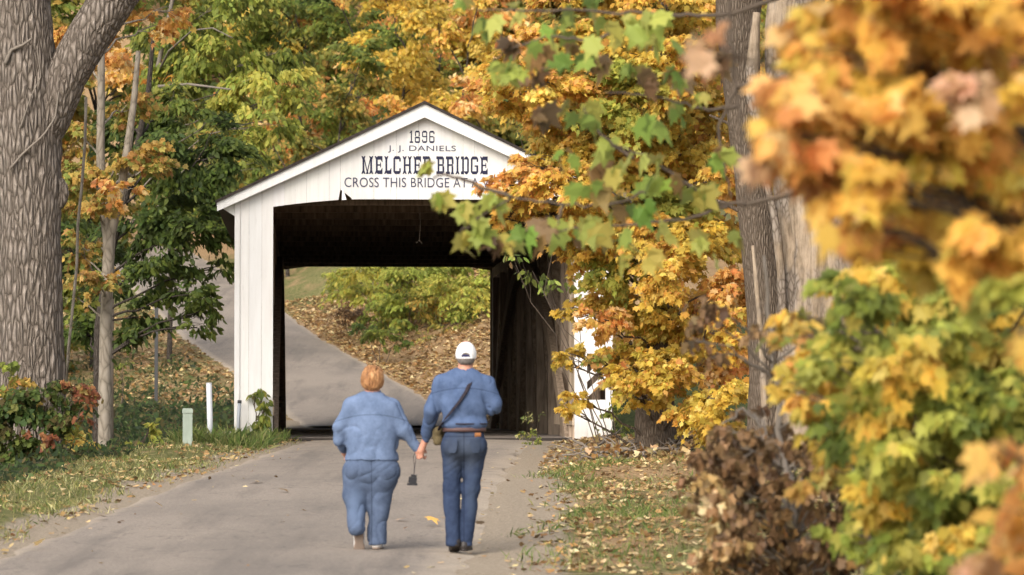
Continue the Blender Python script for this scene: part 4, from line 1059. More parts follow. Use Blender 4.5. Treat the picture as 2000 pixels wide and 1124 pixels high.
# ------------------------------------------------------------------ ground cover
def scatter(n, x0, x1, y0, y1, prob):
    x, y = R.uniform(x0, x1, n), R.uniform(y0, y1, n)
    d, s = ground_parts(x, y)
    keep = R.uniform(size=n) < prob(x, y, d, s)
    return x[keep], y[keep]
def blades(name, x, y, pal, h, w, lab, cat):
    n = len(x); z = ground_z(x, y)
    C = np.stack([x, y, z - 0.01], 1)
    T = unit(np.stack([R.normal(0, .45, n), R.normal(0, .45, n), np.ones(n)], 1))
    N = unit(np.stack([R.normal(size=n), R.normal(size=n), R.normal(0, .2, n)], 1))
    sh = np.array([(-.5 * w, 0), (.5 * w, 0), (.25 * w, .6), (0, 1), (-.25 * w, .6)])
    v, l, k_, c = leaves_np(C, T, N, h * R.uniform(.5, 1.3, n), sh, pick(pal, n, .2), 0, .5)
    return tag(npmesh(name, v, l, k_, M['leaf'], None, c), lab, cat, kind='stuff')
def nz2(x, y, s, seed): return vnoise(np.stack([x * s, y * s, 0 * x], 1), seed)
x, y = scatter(90000, -9.5, -2.5, 26, 56.5, lambda x, y, d, s: (d < 0) * (s < 2.1) * sm(.0, .5, s + .25 * nz2(x, y, 1.2, 5)) * (0.25 + .65 * (nz2(x, y, .8, 6) > -.15)))
blades('verge_grass', x, y, 'straw', .075, .14, 'short yellowing grass on the left verge', 'grass')
x, y = scatter(60000, -0.6, 4.5, 26, 50, lambda x, y, d, s: (d > 0) * sm(.35, 1.1, s + .5 * nz2(x, y, .9, 7)) * (0.15 + .85 * (nz2(x, y, .5, 8) > -.1)) * np.where(y < 33, .35, 1))
blades('meadow_grass', x, y, 'grass', .085, .12, 'patch of green grass right of the road', 'grass')
x, y = scatter(9000, -5.2, -3.0, 51, 55.6, lambda x, y, d, s: (d < 0) * sm(.1, .5, s))
blades('tall_grass', x, y, 'grass', .2, .06, 'taller grass along the foot of the white left jamb', 'grass')
def litter_np(x, y, size, pal, lift=.012):
    n = len(x); z = ground_z(x, y) + lift
    N = unit(np.stack([R.normal(0, .35, n), R.normal(0, .35, n), np.ones(n)], 1))
    T = np.stack([R.normal(size=n), R.normal(size=n), R.normal(0, .15, n)], 1)
    return leaves_np(np.stack([x, y, z], 1), T, N, size * R.uniform(.6, 1.3, n), L_MID, pick(pal, n, .16), -.3, -.2)
x, y = scatter(50000, -0.6, 5, 26, 54.5, lambda x, y, d, s: (d > 0) * (sm(.2, 1.0, s) * (.35 + .3 * (nz2(x, y, .6, 3) > 0)) + .5 * sm(42, 47, y) * (s > .3)) * .6)
v, l, k_, c = litter_np(x, y, .06, 'litter')
tag(npmesh('leaf_litter', v, l, k_, M['dry_leaf'], None, c), 'brown fallen leaves strewn right of the road', 'leaf litter', kind='stuff')
x, y = scatter(16000, -9.5, -2.8, 26, 55.5, lambda x, y, d, s: (d < 0) * sm(-.1, .3, s) * (.2 + .4 * (nz2(x, y, .7, 12) > .1)))
v, l, k_, c = litter_np(x, y, .065, 'litter')
tag(npmesh('leaf_litter', v, l, k_, M['dry_leaf'], None, c), 'pale fallen leaves scattered over the left verge', 'leaf litter', kind='stuff')
x, y = scatter(2600, -6, 1, 25, 55, lambda x, y, d, s: (s < 0.1) * (.04 + .9 * sm(-.9, .1, s)) * .5)
n = len(x)
v, l, k_, c = leaves_np(np.stack([x, y, road_z(y) + .03 * (1 - np.clip((x - road_x(y)) / road_h(y), -1, 1) ** 2) + .014], 1), R.normal(size=(n, 3)) * [1, 1, .05], R.normal(size=(n, 3)) * .2 + [0, 0, 1], .036 * R.uniform(.5, 1.6, n), L_MID, pick('litter', n, .2), -.2, -.2)
tag(npmesh('leaf_litter', v, l, k_, M['dry_leaf'], None, c), 'small dry leaf bits strewn along the edges of the asphalt', 'leaf litter', kind='stuff')
x, y = scatter(130000, -22, 3, 80.5, 126, lambda x, y, d, s: sm(-.15, .25, s) * np.where(d > 0, .9 - .5 * sm(5, 9, s), (.4 * (1 - sm(2, 7, s)) * sm(86, 90, y))))
v, l, k_, c = litter_np(x, y, .115, 'litter', .02)
tag(npmesh('leaf_litter', v, l, k_, M['dry_leaf'], None, c), 'thick fallen leaves on the banks of the road beyond the bridge', 'leaf litter', kind='stuff')
x, y = scatter(30000, -14, -5.0, 70, 100, lambda x, y, d, s: (d < 0) * (s > 1.0) * (.15 + .85 * (1 - sm(84, 90, y))))
n = len(x)
C = np.stack([x, y, ground_z(x, y) + R.uniform(.02, .4, n)], 1)
v, l, k_, c = leaves_np(C, R.normal(size=(n, 3)), unit(R.normal(size=(n, 3)) + [0, -.3, 1]), .15 * R.uniform(.6, 1.4, n), L_OVAL, pick('weed', n, .2))
tag(npmesh('weeds', v, l, k_, M['leaf'], None, c), 'dark green weeds covering the creek bank left of the bridge', 'weeds', kind='stuff')
x, y = scatter(70000, -14, -4.4, 30, 62, lambda x, y, d, s: (d < 0) * sm(1.5, 2.2, s + .3 * nz2(x, y, 1.5, 15)))
n = len(x)
C = np.stack([x, y, ground_z(x, y) + R.uniform(.0, .38, n) * (.6 + .5 * nz2(x, y, .8, 16))], 1)
v, l, k_, c = leaves_np(C, R.normal(size=(n, 3)), unit(R.normal(size=(n, 3)) + [0, -.3, 1]), .09 * R.uniform(.6, 1.4, n), L_OVAL, pick('weed', n, .2))
tag(npmesh('weeds', v, l, k_, M['leaf'], None, c), 'dark weeds behind the verge around the pale slender trunk', 'weeds', kind='stuff')

def fallen(px, py, size, pal, label, group=None):
    u = (VPY - py) / FPX
    ys = np.linspace(20, 56, 800); i = int(np.argmin(np.abs(road_z(ys) - u * ys)))
    Y = ys[i]; X = (px - 1000) / FPX * Y
    zt = float(road_z(np.array([Y]))[0]) + .05
    m = MB(); c = pick(pal, 1)[0]
    v, l, k_, cc = leaves_np(np.zeros((1, 3)), R.normal(size=(1, 3)) * [1, 1, .1], np.array([[R.normal(0, .3), R.normal(0, .3), 1]]), np.array([size]), L_MAPLE, c[None], .12, .2)
    v[:, 2] -= v[:, 2].min() - .002
    o = npmesh('fallen_leaf', v, l, k_, M['dry_leaf'], None, cc)
    o.location = (X, Y, zt - .012)
    tag(o, label, 'leaf', group)
for px, py, s, p, lab in ((503, 950, .17, 'brown', 'curled brown leaf on the road, farther left of the two near the woman'), (548, 968, .15, 'brown', 'curled brown leaf on the road just left of the woman'), (309, 997, .14, 'ember', 'orange leaf on the left edge of the road'), (788, 1024, .15, 'fawn', 'pale tan leaf lying between the walking couple'), (841, 1032, .15, 'ember', 'rusty orange leaf lying by the man\'s left foot'), (948, 961, .12, 'fawn', 'small tan leaf lying right of the man\'s knee'), (190, 1018, .16, 'brown', 'dark leaf at the left road edge before the verge'), (85, 1075, .12, 'ember', 'orange leaf on the road near the lower left corner'), (945, 1032, .12, 'brown', 'brown leaf on the gravel right of the man\'s feet'), (795, 1041, .08, 'fawn', 'tiny pale leaf below the tan one between the couple')):
    fallen(px, py, s, p, lab, 'fallen leaves on the road')

# ------------------------------------------------------------------ posts, pedestal, rock, brush
def gz(p): return float(ground_z(np.array([p[0]]), np.array([p[1]]))[0])
M['white_post'] = NT('white_post_plastic', .4, .5).color((.78, .8, .84)).m
k_ = NT('pale_green_painted_metal', .5, .4); nn = k_.noise(6, 5, k_.pos((1, 1, .5)))
M['pedestal'] = k_.color(k_.ramp(nn, [(.3, (.34, .4, .33)), (.7, (.46, .53, .45))])).m
M['galv'] = NT('galvanised_steel', .45, .5).color((.34, .36, .39)).m
M['dark_metal'] = NT('dark_metal', .6, .4).color((.05, .05, .05)).m
p = at(411, 880, 52.0); root = empty('marker_post', (p[0], p[1], gz(p) - .02), 'slim white marker post leaning slightly left of the bridge', 'post')
m = MB(); m.tube([(0.0, 0, 0), (-.012, 0, .45), (-.025, 0, .90), (-.026, 0, .935)], [.045, .045, .045, .041], 14); m.build('shaft', M['white_post'], root, True)
m = MB(); m.tube([(-.026, 0, .93), (-.0263, 0, .945)], [.0468, .044], 14); m.tube([(-.003, 0, .0), (-.004, 0, .06)], .05, 14); m.build('cap', M['white_post'], root, True)
p = at(366, 886, 50.5); root = empty('utility_pedestal', (p[0], p[1], gz(p) - .02), 'short pale green utility pedestal beside the white marker post', 'utility box', .12)
m = MB(); m.box((-.072, -.065, 0), (.072, .065, .50)); m.box((-.06, -.072, .04), (.06, -.0655, .46)); m.build('housing', M['pedestal'], root)
m = MB(); m.box((-.078, -.076, .502), (.078, .071, .555)); m.box((-.07, -.066, .556), (.07, .062, .572)); m.build('lid', M['pedestal'], root)
p = at(464, 866, 54.6); root = empty('conduit', (p[0], p[1], gz(p) - .05), 'grey conduit pipe with dark cap against the corner of the white jamb', 'pipe')
m = MB(); m.tube([(0, 0, 0), (.01, .03, .4), (.022, .09, .66)], .028, 10); m.build('pipe', M['galv'], root, True)
m = MB(); m.tube([(.022, .09, .66), (.024, .095, .71)], .034, 10); m.build('cap', M['dark_metal'], root, True)
p = at(305, 752, 88.0); root = empty('metal_post', (p[0], p[1], gz(p) - .1), 'thin dark metal post standing on the leaf covered bank', 'post')
m = MB(); hh = at(305, 560, 88.0)[2] - gz(p) + .1
m.box((-.045, -.02, 0), (.045, -.008, hh)); m.box((-.045, -.0075, 0), (-.03, .03, hh)); m.box((.03, -.0075, 0), (.045, .03, hh)); m.build('channel', M['dark_metal'], root)
def rock(px, py, Y, rx, ry, rz, label):
    p = at(px, py, Y); m = MB()
    th, ph = np.meshgrid(np.linspace(0, math.pi, 14), np.linspace(0, 2 * math.pi, 20, endpoint=False), indexing='ij')
    D = np.stack([np.sin(th) * np.cos(ph), np.sin(th) * np.sin(ph), np.cos(th)], -1).reshape(-1, 3)
    D = np.sign(D) * np.abs(D) ** .7
    V = D * np.array([rx, ry, rz]) * (1 + .16 * vnoise(D * 2, 4) + .06 * vnoise(D * 6, 5))[:, None]
    F = [(i * 20 + j, (i + 1) * 20 + j, (i + 1) * 20 + (j + 1) % 20, i * 20 + (j + 1) % 20) for i in range(13) for j in range(20)]
    m.add(V, F); kk = NT('weathered_stone', .9, .2); a = kk.noise(9, 6, kk.pos())
    kk.color(kk.ramp(a, [(.3, (.22, .19, .16)), (.7, (.48, .44, .38))])).bump(a, .5, .02)
    o = m.build('foundation_stone', kk.m); o.location = (p[0], p[1], gz(p) + rz * .55); tag(o, label, 'stone')
rock(445, 858, 54.2, .16, .16, .13, 'rough pale foundation stone at the corner of the white jamb')
bp = MB()
for i in range(60):
    p = at(R.uniform(1140, 1340), 890, R.uniform(46, 49)); z = gz(p)
    L = R.uniform(.3, 1.1); a = R.uniform(0, math.pi); e = R.uniform(-.1, .5)
    q = np.array([p[0], p[1], z + R.uniform(.0, .22)])
    dd = np.array([math.cos(a) * math.cos(e), math.sin(a) * math.cos(e), math.sin(e)])
    bp.tube(curve_pts(q - dd * L * .4, q + dd * L * .6, 6, .03, .03), np.linspace(.022, .007, 6) * R.uniform(.5, 1.3), 5)
x, y = R.uniform(1.05, 2.5, 500), R.uniform(45.5, 49.5, 500)
n = len(x); v, l, kk, c = leaves_np(np.stack([x, y, ground_z(x, y) + R.uniform(.02, .22, n)], 1), R.normal(size=(n, 3)), R.normal(size=(n, 3)) + [0, 0, .8], .1 * R.uniform(.6, 1.4, n), L_MID, pick('litter', n, .2) * .8, -.4, -.3)
bo = bp.build('brush_pile', M['grey_twig'], None, True); tag(bo, 'heap of dead sticks and brown leaves around the maple\'s foot', 'brush pile')
npmesh('dead_leaves', v, l, kk, M['dry_leaf'], bo, c)

# ------------------------------------------------------------------ the walking couple
def sdf_eval(prims, res, pad=0.03):
    """prims: ('cone', a, b, ra, rb, k, sy) tapered capsules, ('ell', c, radii, k), ('cut', axis, sign, value), ('sub', c, radii)"""
    P = []
    for p in prims:
        if p[0] == 'cone': P += [np.array(p[1]) - max(p[3], p[4]), np.array(p[1]) + max(p[3], p[4]), np.array(p[2]) - max(p[3], p[4]), np.array(p[2]) + max(p[3], p[4])]
        elif p[0] == 'ell': P += [np.array(p[1]) - np.array(p[2]), np.array(p[1]) + np.array(p[2])]
    lo, hi = np.min(P, 0) - pad, np.max(P, 0) + pad
    n = np.ceil((hi - lo) / res).astype(int) + 1
    F = np.full(n, 0.5)
    ax = [lo[i] + res * np.arange(n[i]) for i in range(3)]
    for p in prims:
        if p[0] == 'cut':
            s = [1, 1, 1]; s[p[1]] = -1
            F = np.maximum(F, (p[2] * (ax[p[1]] - p[3])).reshape(s)); continue
        if p[0] == 'cone': a, b = np.array(p[1], float), np.array(p[2], float); r = max(p[3], p[4]); l, h = np.minimum(a, b) - r, np.maximum(a, b) + r; kk = p[5]
        else: c, rr = np.array(p[1], float), np.array(p[2], float); l, h = c - rr, c + rr; kk = p[3] if p[0] == 'ell' else .0
        m = 0.04 + kk * 1.5
        i0 = np.clip(np.floor((l - m - lo) / res).astype(int), 0, n); i1 = np.clip(np.ceil((h + m - lo) / res).astype(int) + 1, 0, n)
        sl = tuple(slice(i0[i], i1[i]) for i in range(3))
        X, Y, Z = ax[0][sl[0]][:, None, None], ax[1][sl[1]][None, :, None], ax[2][sl[2]][None, None, :]
        if p[0] == 'cone':
            sy = p[6] if len(p) > 6 else 1.0
            ab = b - a; q = ab.copy(); q[1] /= sy
            dx, dy, dz = X - a[0], (Y - a[1]) / sy, Z - a[2]
            t = np.clip((dx * q[0] + dy * q[1] + dz * q[2]) / (q @ q + 1e-12), 0, 1)
            D = (np.sqrt((dx - t * q[0]) ** 2 + (dy - t * q[1]) ** 2 + (dz - t * q[2]) ** 2) - (p[3] + (p[4] - p[3]) * t)) * min(1.0, sy)
        else:
            k0 = np.sqrt(((X - c[0]) / rr[0]) ** 2 + ((Y - c[1]) / rr[1]) ** 2 + ((Z - c[2]) / rr[2]) ** 2)
            D = (k0 - 1) * rr.min()
        f = F[sl]
        if p[0] == 'sub': F[sl] = np.maximum(f, -D); continue
        if kk > 0:
            hh = np.clip(.5 + .5 * (f - D) / kk, 0, 1)
            F[sl] = f + (D - f) * hh - kk * hh * (1 - hh)
        else: F[sl] = np.minimum(f, D)
    return F, lo, res

def surface_net(F, lo, res):
    ins = F < 0
    nx, ny, nz = F.shape
    cell = np.zeros((nx - 1, ny - 1, nz - 1), int)
    cor = [(i, j, k) for i in (0, 1) for j in (0, 1) for k in (0, 1)]
    for i, j, k in cor: cell += ins[i:nx - 1 + i, j:ny - 1 + j, k:nz - 1 + k]
    I = np.argwhere((cell > 0) & (cell < 8))
    acc = np.zeros((len(I), 3)); cnt = np.zeros(len(I))
    for a in cor:
        for d in range(3):
            if a[d]: continue
            b = list(a); b[d] = 1
            fa = F[I[:, 0] + a[0], I[:, 1] + a[1], I[:, 2] + a[2]]; fb = F[I[:, 0] + b[0], I[:, 1] + b[1], I[:, 2] + b[2]]
            m = (fa < 0) != (fb < 0)
            t = np.where(m, fa / np.where(m, fa - fb, 1), 0)
            pt = np.tile(np.array(a, float), (len(I), 1)); pt[:, d] += t
            acc[m] += pt[m]; cnt[m] += 1
    Vv = lo + res * (I + acc / cnt[:, None])
    idx = np.full(cell.shape, -1); idx[tuple(I.T)] = np.arange(len(I))
    Q = []
    for d in range(3):
        e1, e2 = (d + 1) % 3, (d + 2) % 3
        A = np.moveaxis(ins, (d, e1, e2), (0, 1, 2)); K = np.moveaxis(idx, (d, e1, e2), (0, 1, 2))
        s0, s1 = A[:-1, 1:-1, 1:-1], A[1:, 1:-1, 1:-1]
        for flip, m in ((False, s0 & ~s1), (True, ~s0 & s1)):
            E = np.argwhere(m)
            if not len(E): continue
            i, j, k = E[:, 0], E[:, 1] + 1, E[:, 2] + 1
            q = np.stack([K[i, j - 1, k - 1], K[i, j, k - 1], K[i, j, k], K[i, j - 1, k]], 1)
            Q.append(q[:, ::-1] if flip else q)
    return Vv, np.concatenate(Q)

def sdf_obj(name, prims, res, mat, parent, fold=0.0, fscale=(9, 9, 5), seed=0, xform=None, smooth_it=1):
    F, lo, r = sdf_eval(prims, res)
    Vv, Q = surface_net(F, lo, r)
    for _ in range(smooth_it):
        s = np.zeros_like(Vv); c = np.zeros(len(Vv))
        for i in range(4):
            np.add.at(s, Q[:, i], Vv[Q[:, (i + 1) % 4]]); np.add.at(c, Q[:, i], 1)
        Vv = Vv * .4 + .6 * s / np.maximum(c, 1)[:, None]
    if fold:
        fn = np.cross(Vv[Q[:, 2]] - Vv[Q[:, 0]], Vv[Q[:, 3]] - Vv[Q[:, 1]])
        N = np.zeros_like(Vv)
        for i in range(4): np.add.at(N, Q[:, i], fn)
        N = unit(N)
        W = Vv + 0.05 * np.stack([vnoise(Vv * 4, seed + 3), vnoise(Vv * 4, seed + 4), vnoise(Vv * 4, seed + 5)], 1)
        sk = W.copy(); sk[:, 2] += 0.55 * W[:, 0] * np.sign(vnoise(Vv * 1.5 + 7, seed + 9))
        n1, n2 = vnoise(sk * np.array(fscale), seed), vnoise(sk * np.array(fscale) * 2.1 + 5, seed + 2)
        low = vnoise(Vv * 5, seed + 7)
        f = -1.5 * (1 - np.abs(n1)) ** 5 * np.clip(.6 + low, 0, 1.2) - .6 * (1 - np.abs(n2)) ** 4 * np.clip(.5 - low, 0, 1) + .45 * low + .3
        Vv = Vv + N * (fold * f)[:, None]
    if xform is not None: Vv = xform(Vv)
    return npmesh(name, Vv, Q.ravel(), np.full(len(Q), 4), mat, parent, None, True)

def cloth(name, a, b, scale=70, fade=None, contrast=.5, seams=()):
    k = NT(name, .9, .12)
    v = k.pos()
    c = k.ramp(k.noise(9, 7, v, .75), [(.34, tuple(np.array(a) * .82)), (.66, tuple(np.array(b) * 1.1))])
    w = k.noise(scale * 4, 2, k.pos((1, 1, .35)))
    c = k.mix(k.math('MULTIPLY', w, contrast), c, tuple(np.array(b) * 1.25))
    if fade is not None:
        for ctr, rad, fc in fade:
            dn = k.n('VectorMath', {0: k.n('VectorMath', {0: v, 1: ctr}, operation='SUBTRACT').outputs[0], 1: tuple(1 / r for r in rad)}, operation='MULTIPLY').outputs[0]
            ln = k.n('VectorMath', {0: dn}, operation='LENGTH').outputs['Value']
            ln = k.math('ADD', ln, k.math('MULTIPLY', k.math('SUBTRACT', k.noise(14, 5, v), .5), .9))
            c = k.mix(k.ramp(ln, [(.35, (.75, .75, .75)), (1.0, (0, 0, 0))]), c, fc)
    if seams:
        xyz = k.n('SeparateXYZ', {0: v})
        for axis, val, bow in seams:                      # stitched seams: a thin darker line
            if bow == 9: continue
            q = k.math('SUBTRACT', xyz.outputs[axis], val)
            if bow: q = k.math('ADD', q, k.math('MULTIPLY', k.math('MULTIPLY', xyz.outputs[0], xyz.outputs[0]), bow * 6))
            ln = k.math('LESS_THAN', k.math('ABSOLUTE', q), .0045)
            c = k.mix(k.math('MULTIPLY', ln, .55), c, tuple(np.array(a) * .45))
    k.color(c).bump(k.math('ADD', w, k.noise(30, 4, v)), .3, .004)
    return k.m
M['skin'] = NT('skin', .55, .35).color((.52, .25, .17)).m
k_ = NT('ginger_hair', .6, .3); h_ = k_.math('ADD', k_.math('MULTIPLY', k_.noise(70, 5, k_.pos((1, 1, .25))), .6), k_.math('MULTIPLY', k_.noise(14, 3, k_.pos((1, 1, .6))), .4))
M['ginger'] = k_.color(k_.ramp(h_, [(.34, (.12, .05, .02)), (.5, (.33, .155, .06)), (.66, (.58, .33, .15))])).bump(h_, .8, .01).m
k_ = NT('grey_hair', .7, .3); h_ = k_.noise(90, 4, k_.pos((1, 1, .35)))
M['grey_hair'] = k_.color(k_.ramp(h_, [(.3, (.07, .06, .055)), (.7, (.24, .21, .19))])).bump(h_, .7, .006).m
M['jacket'] = cloth('chambray_jacket', (.088, .128, .215), (.135, .182, .285), seams=((2, 1.165, .10), (0, 0.0, 9)))
M['shirt'] = cloth('denim_shirt', (.052, .083, .165), (.088, .128, .225), seams=((2, 1.40, .10),))
M['jeans_light'] = cloth('faded_jeans', (.056, .078, .13), (.088, .118, .185), fade=[((-.12, -.15, .35), (.10, .14, .26), (.10, .14, .225))], seams=((0, 0.0, 0), ))
M['jeans_dark'] = cloth('dark_jeans', (.017, .026, .056), (.034, .05, .094), fade=[((-.0, -.12, .86), (.26, .16, .26), (.06, .075, .105)), ((.07, -.1, .45), (.08, .12, .26), (.05, .07, .115))], seams=((0, 0.0, 0), (2, .985, .0)))
M['cap'] = NT('white_cotton', .8, .2).color((.84, .83, .82)).m
M['navy'] = NT('navy_cloth', .85, .15).color((.03, .03, .075)).m
M['strap'] = NT('dark_webbing', .8, .2).color((.028, .022, .028)).m
M['belt'] = NT('brown_leather', .55, .35).color((.10, .055, .05)).m
M['patch'] = NT('tan_leather', .6, .3).color((.34, .14, .05)).m
M['bag'] = NT('olive_canvas', .9, .1).color((.11, .085, .045)).m
M['black'] = NT('black_plastic', .4, .4).color((.012, .012, .016)).m
M['shoe_white'] = NT('white_trainer', .6, .3).color((.66, .63, .6)).m
M['sole_grey'] = NT('worn_rubber_sole', .8, .2).color((.25, .19, .15)).m
M['shoe_dark'] = NT('dark_leather_shoe', .5, .4).color((.03, .024, .022)).m

def head(x, y, z, w, d, h):
    """skull, jaw, ears, nose and brow; the face looks along +y. z is the centre of the skull"""
    return [('ell', (x, y, z), (w, d, h), .0), ('ell', (x, y + .035, z - .065), (w * .78, d * .75, h * .72), .03), ('cone', (x, y + d - .005, z - .01), (x, y + d + .02, z - .045), .011, .016, .015),
            ('cone', (x, y + d - .022, z - .085), (x, y + d - .012, z - .088), .022, .02, .012), ('ell', (x - .034, y + d - .022, z + .002), (.017, .014, .012), .006), ('ell', (x + .034, y + d - .022, z + .002), (.017, .014, .012), .006),
            ('cone', (x - .05, y + d - .028, z + .022), (x + .05, y + d - .028, z + .022), .012, .012, .012),
            ('ell', (x - w - .002, y + .0, z - .018), (.011, .022, .034), .008), ('ell', (x + w + .002, y + .0, z - .018), (.011, .022, .034), .008)]
def hand(wrist, palm, tips, thumb, r=.0088):
    """wrist, palm centre, four (knuckle, mid, tip) chains, thumb chain"""
    o = [('cone', wrist, palm, .026, .034, .02)]
    for kn, mi, ti in tips: o += [('cone', palm, kn, .016, r * 1.1, .012), ('cone', kn, mi, r * 1.1, r, .004), ('cone', mi, ti, r, r * .85, .004)]
    o += [('cone', palm, thumb[0], .018, .0125, .01), ('cone', thumb[0], thumb[1], .0125, .011, .004), ('cone', thumb[1], thumb[2], .011, .009, .004)]
    return o

def shoe(parent, ankle_x, heel_y, z, pitch, yaw, up_m, so_m, L=.27, w=.046):
    root = parent
    def xf(Vv):
        cy, sy = math.cos(yaw), math.sin(yaw); c, s = math.cos(pitch), math.sin(pitch)
        P = Vv.copy()                                   # pitch about the ball of the foot
        by = L * .72
        y0, z0 = P[:, 1] - by, P[:, 2]
        P[:, 1], P[:, 2] = by + y0 * c + z0 * s, -y0 * s + z0 * c
        x, y = P[:, 0].copy(), P[:, 1] - by
        P[:, 0], P[:, 1] = x * cy - y * sy, by + x * sy + y * cy
        return P + np.array([ankle_x, heel_y, z])
    up = [('cone', (0, .04, .04), (0, .08, .05), .04, .042, .0), ('cone', (0, .08, .045), (.004, L - .06, .025), w, w * .92, .03), ('cone', (.002, L - .07, .022), (.004, L - .035, .02), w * .9, w * .75, .02), ('cone', (0, .045, .05), (0, .06, .10), .038, .040, .02), ('cut', 2, -1, .012), ('cut', 2, 1, .115)]
    so_ = [('cone', (0, .04, .012), (0, .1, .012), .036, .035, .0), ('cone', (0, .1, .012), (.004, L - .055, .012), .034, w * .88, .03), ('cone', (.004, L - .06, .012), (.004, L - .03, .012), w * .86, w * .68, .03), ('cut', 2, -1, .0), ('cut', 2, 1, .0235)]
    u = sdf_obj('shoe', up, .006, up_m, root, xform=xf)
    sdf_obj('sole', so_, .006, so_m, u, xform=xf)

# ---- woman, on the left
wy = 29.2; wx = (727.3 - 1000) / FPX * wy
W0 = empty('person', (wx, wy, gz((wx, wy)) + .018), 'person with short ginger hair in a light blue jacket and faded blue trousers', 'person', 0, 'couple walking hand in hand')
W0.location.z = float(road_z(np.array([wy]))[0]) + .03
Hw = (.425, .02, .845)
fing = []
for i, dx in enumerate((.0, .014, .026, .036)):
    kn = (.428 + dx * .15, .045 - dx * .9, .815 - dx * .2)
    fing.append((kn, (kn[0] + .022, kn[1] + .008, kn[2] - .024), (kn[0] + .038 - dx * .2, kn[1] + .016, kn[2] - .012)))
body = head(0, .03, 1.475, .078, .092, .105) + [('cone', (0, .005, 1.32), (0, .02, 1.42), .058, .055, .03), ('cone', (0, 0, .80), (0, -.0, 1.20), .17, .15, .05, .65),
        ('cone', (-.10, 0, 1.24), (.10, 0, 1.24), 0.0504, 0.0504, .05), ('cone', (-.18, 0, 1.25), (-.285, .0, 1.03), 0.0396, 0.0324, .03), ('cone', (-.285, 0, 1.03), (-.25, .17, .86), 0.0310, 0.0216, .02), ('cone', (.18, 0, 1.24), (.29, -.01, 1.01), 0.0396, 0.0324, .03), ('cone', (.29, -.01, 1.01), (.405, .02, .865), 0.0310, 0.0194, .02),
        ('cone', (-.10, 0, .78), (-.14, -.01, .45), 0.0720, 0.0504, .04), ('cone', (-.14, -.01, .45), (-.125, -.14, .17), 0.0446, 0.0252, .03), ('cone', (.09, 0, .78), (.062, .0, .45), 0.0720, 0.0504, .04), ('cone', (.062, 0, .45), (.055, -.02, .07), 0.0446, 0.0252, .03)]
body += hand((.405, .02, .865), Hw, fing, ((.44, .055, .862), (.458, .06, .85), (.468, .052, .835)))
body += hand((-.25, .17, .86), (-.245, .215, .83), [((-.25 + .016 * i, .245, .81 - .006 * abs(i - 1)), (-.25 + .016 * i, .255, .785), (-.25 + .015 * i, .24, .765)) for i in range(4)], ((-.215, .225, .815), (-.205, .235, .795), (-.20, .235, .775)))
sdf_obj('body', body, .0065, M['skin'], W0, smooth_it=1)
sdf_obj('jacket', [('cone', (-.005, -.008, .78), (0, -.005, 1.02), 0.2330, 0.2110, .0, .68), ('cone', (0, -.005, 1.02), (0, -.01, 1.18), 0.2090, 0.1820, .06, .62), ('cone', (-.115, -.005, 1.225), (.115, -.005, 1.215), 0.0920, 0.0920, .06, .85), ('cone', (-.06, .0, 1.30), (.06, 0, 1.30), 0.0370, 0.0370, .07), ('cone', (0, .01, 1.31), (0, .02, 1.365), 0.0550, 0.0540, .015),
        ('ell', (-.05, .1, 1.10), (.1, .1, .1), .05), ('ell', (.05, .1, 1.10), (.1, .1, .1), .05),
        ('cone', (-.185, -.0, 1.235), (-.272, -.01, 1.05), 0.0750, 0.0690, .04), ('cone', (-.272, -.01, 1.05), (-.278, .02, .95), 0.0690, 0.0620, .02), ('cone', (-.278, .02, .95), (-.255, .15, .865), 0.0620, 0.0320, .02),
        ('cone', (.175, -.0, 1.225), (.275, -.01, 1.03), 0.0750, 0.0670, .04), ('cone', (.275, -.01, 1.03), (.395, .012, .872), 0.0670, 0.0370, .03), ('cone', (.38, .01, .885), (.402, .017, .862), 0.0340, 0.0300, .01),
        ('cut', 2, -1, .77)], .0085, M['jacket'], W0, .014, (6, 6, 5), 4)
co = MB(); th = np.linspace(0, 2 * math.pi, 28)
co.tube(np.stack([.066 * np.cos(th), .018 + .07 * np.sin(th), 1.362 + .012 * np.sin(th)], 1), .012, 6, None, .1, 2); co.build('collar', M['jacket'], W0, True)
ym = MB(); xs = np.linspace(-.17, .175, 20)
sdf_obj('jeans', [('cone', (0, -.01, .68), (0, -.01, .84), 0.222, 0.190, .0, .66), ('ell', (-.105, -.05, .68), (.130, .118, .13), .04), ('ell', (.10, -.05, .68), (.130, .118, .13), .04),
        ('cone', (-.128, -.01, .66), (-.143, .0, .46), 0.128, 0.107, .035), ('cone', (-.143, .0, .46), (-.133, -.085, .26), 0.107, 0.078, .03), ('cone', (-.133, -.085, .27), (-.128, -.118, .195), 0.079, 0.080, .02),
        ('cone', (.110, -.01, .66), (.060, .0, .46), 0.130, 0.103, .035), ('cone', (.060, .0, .46), (.046, -.02, .14), 0.103, 0.079, .03), ('cone', (.046, -.02, .16), (.046, -.022, .07), 0.079, 0.084, .02), ('cut', 2, -1, .038)], .0075, M['jeans_light'], W0, .011, (6, 6, 8), 14)
sdf_obj('hair', [('ell', (0, .0, 1.487), (.096, .105, .098), .0), ('ell', (-.0, -.03, 1.43), (.084, .07, .07), .03), ('ell', (-.07, .0, 1.46), (.032, .05, .06), .02), ('ell', (.07, .0, 1.46), (.032, .05, .06), .02), ('ell', (.01, .03, 1.55), (.07, .07, .035), .03), ('sub', (0, .13, 1.43), (.085, .085, .12)), ('cut', 2, -1, 1.372)], .006, M['ginger'], W0, .011, (26, 26, 7), 31)
shoe(W0, -.112, -.235, .02, math.radians(70), 0.10, M['shoe_white'], M['sole_grey'], .255, .048)
shoe(W0, .046, -.085, .0, 0.0, -.06, M['shoe_white'], M['sole_grey'], .25)

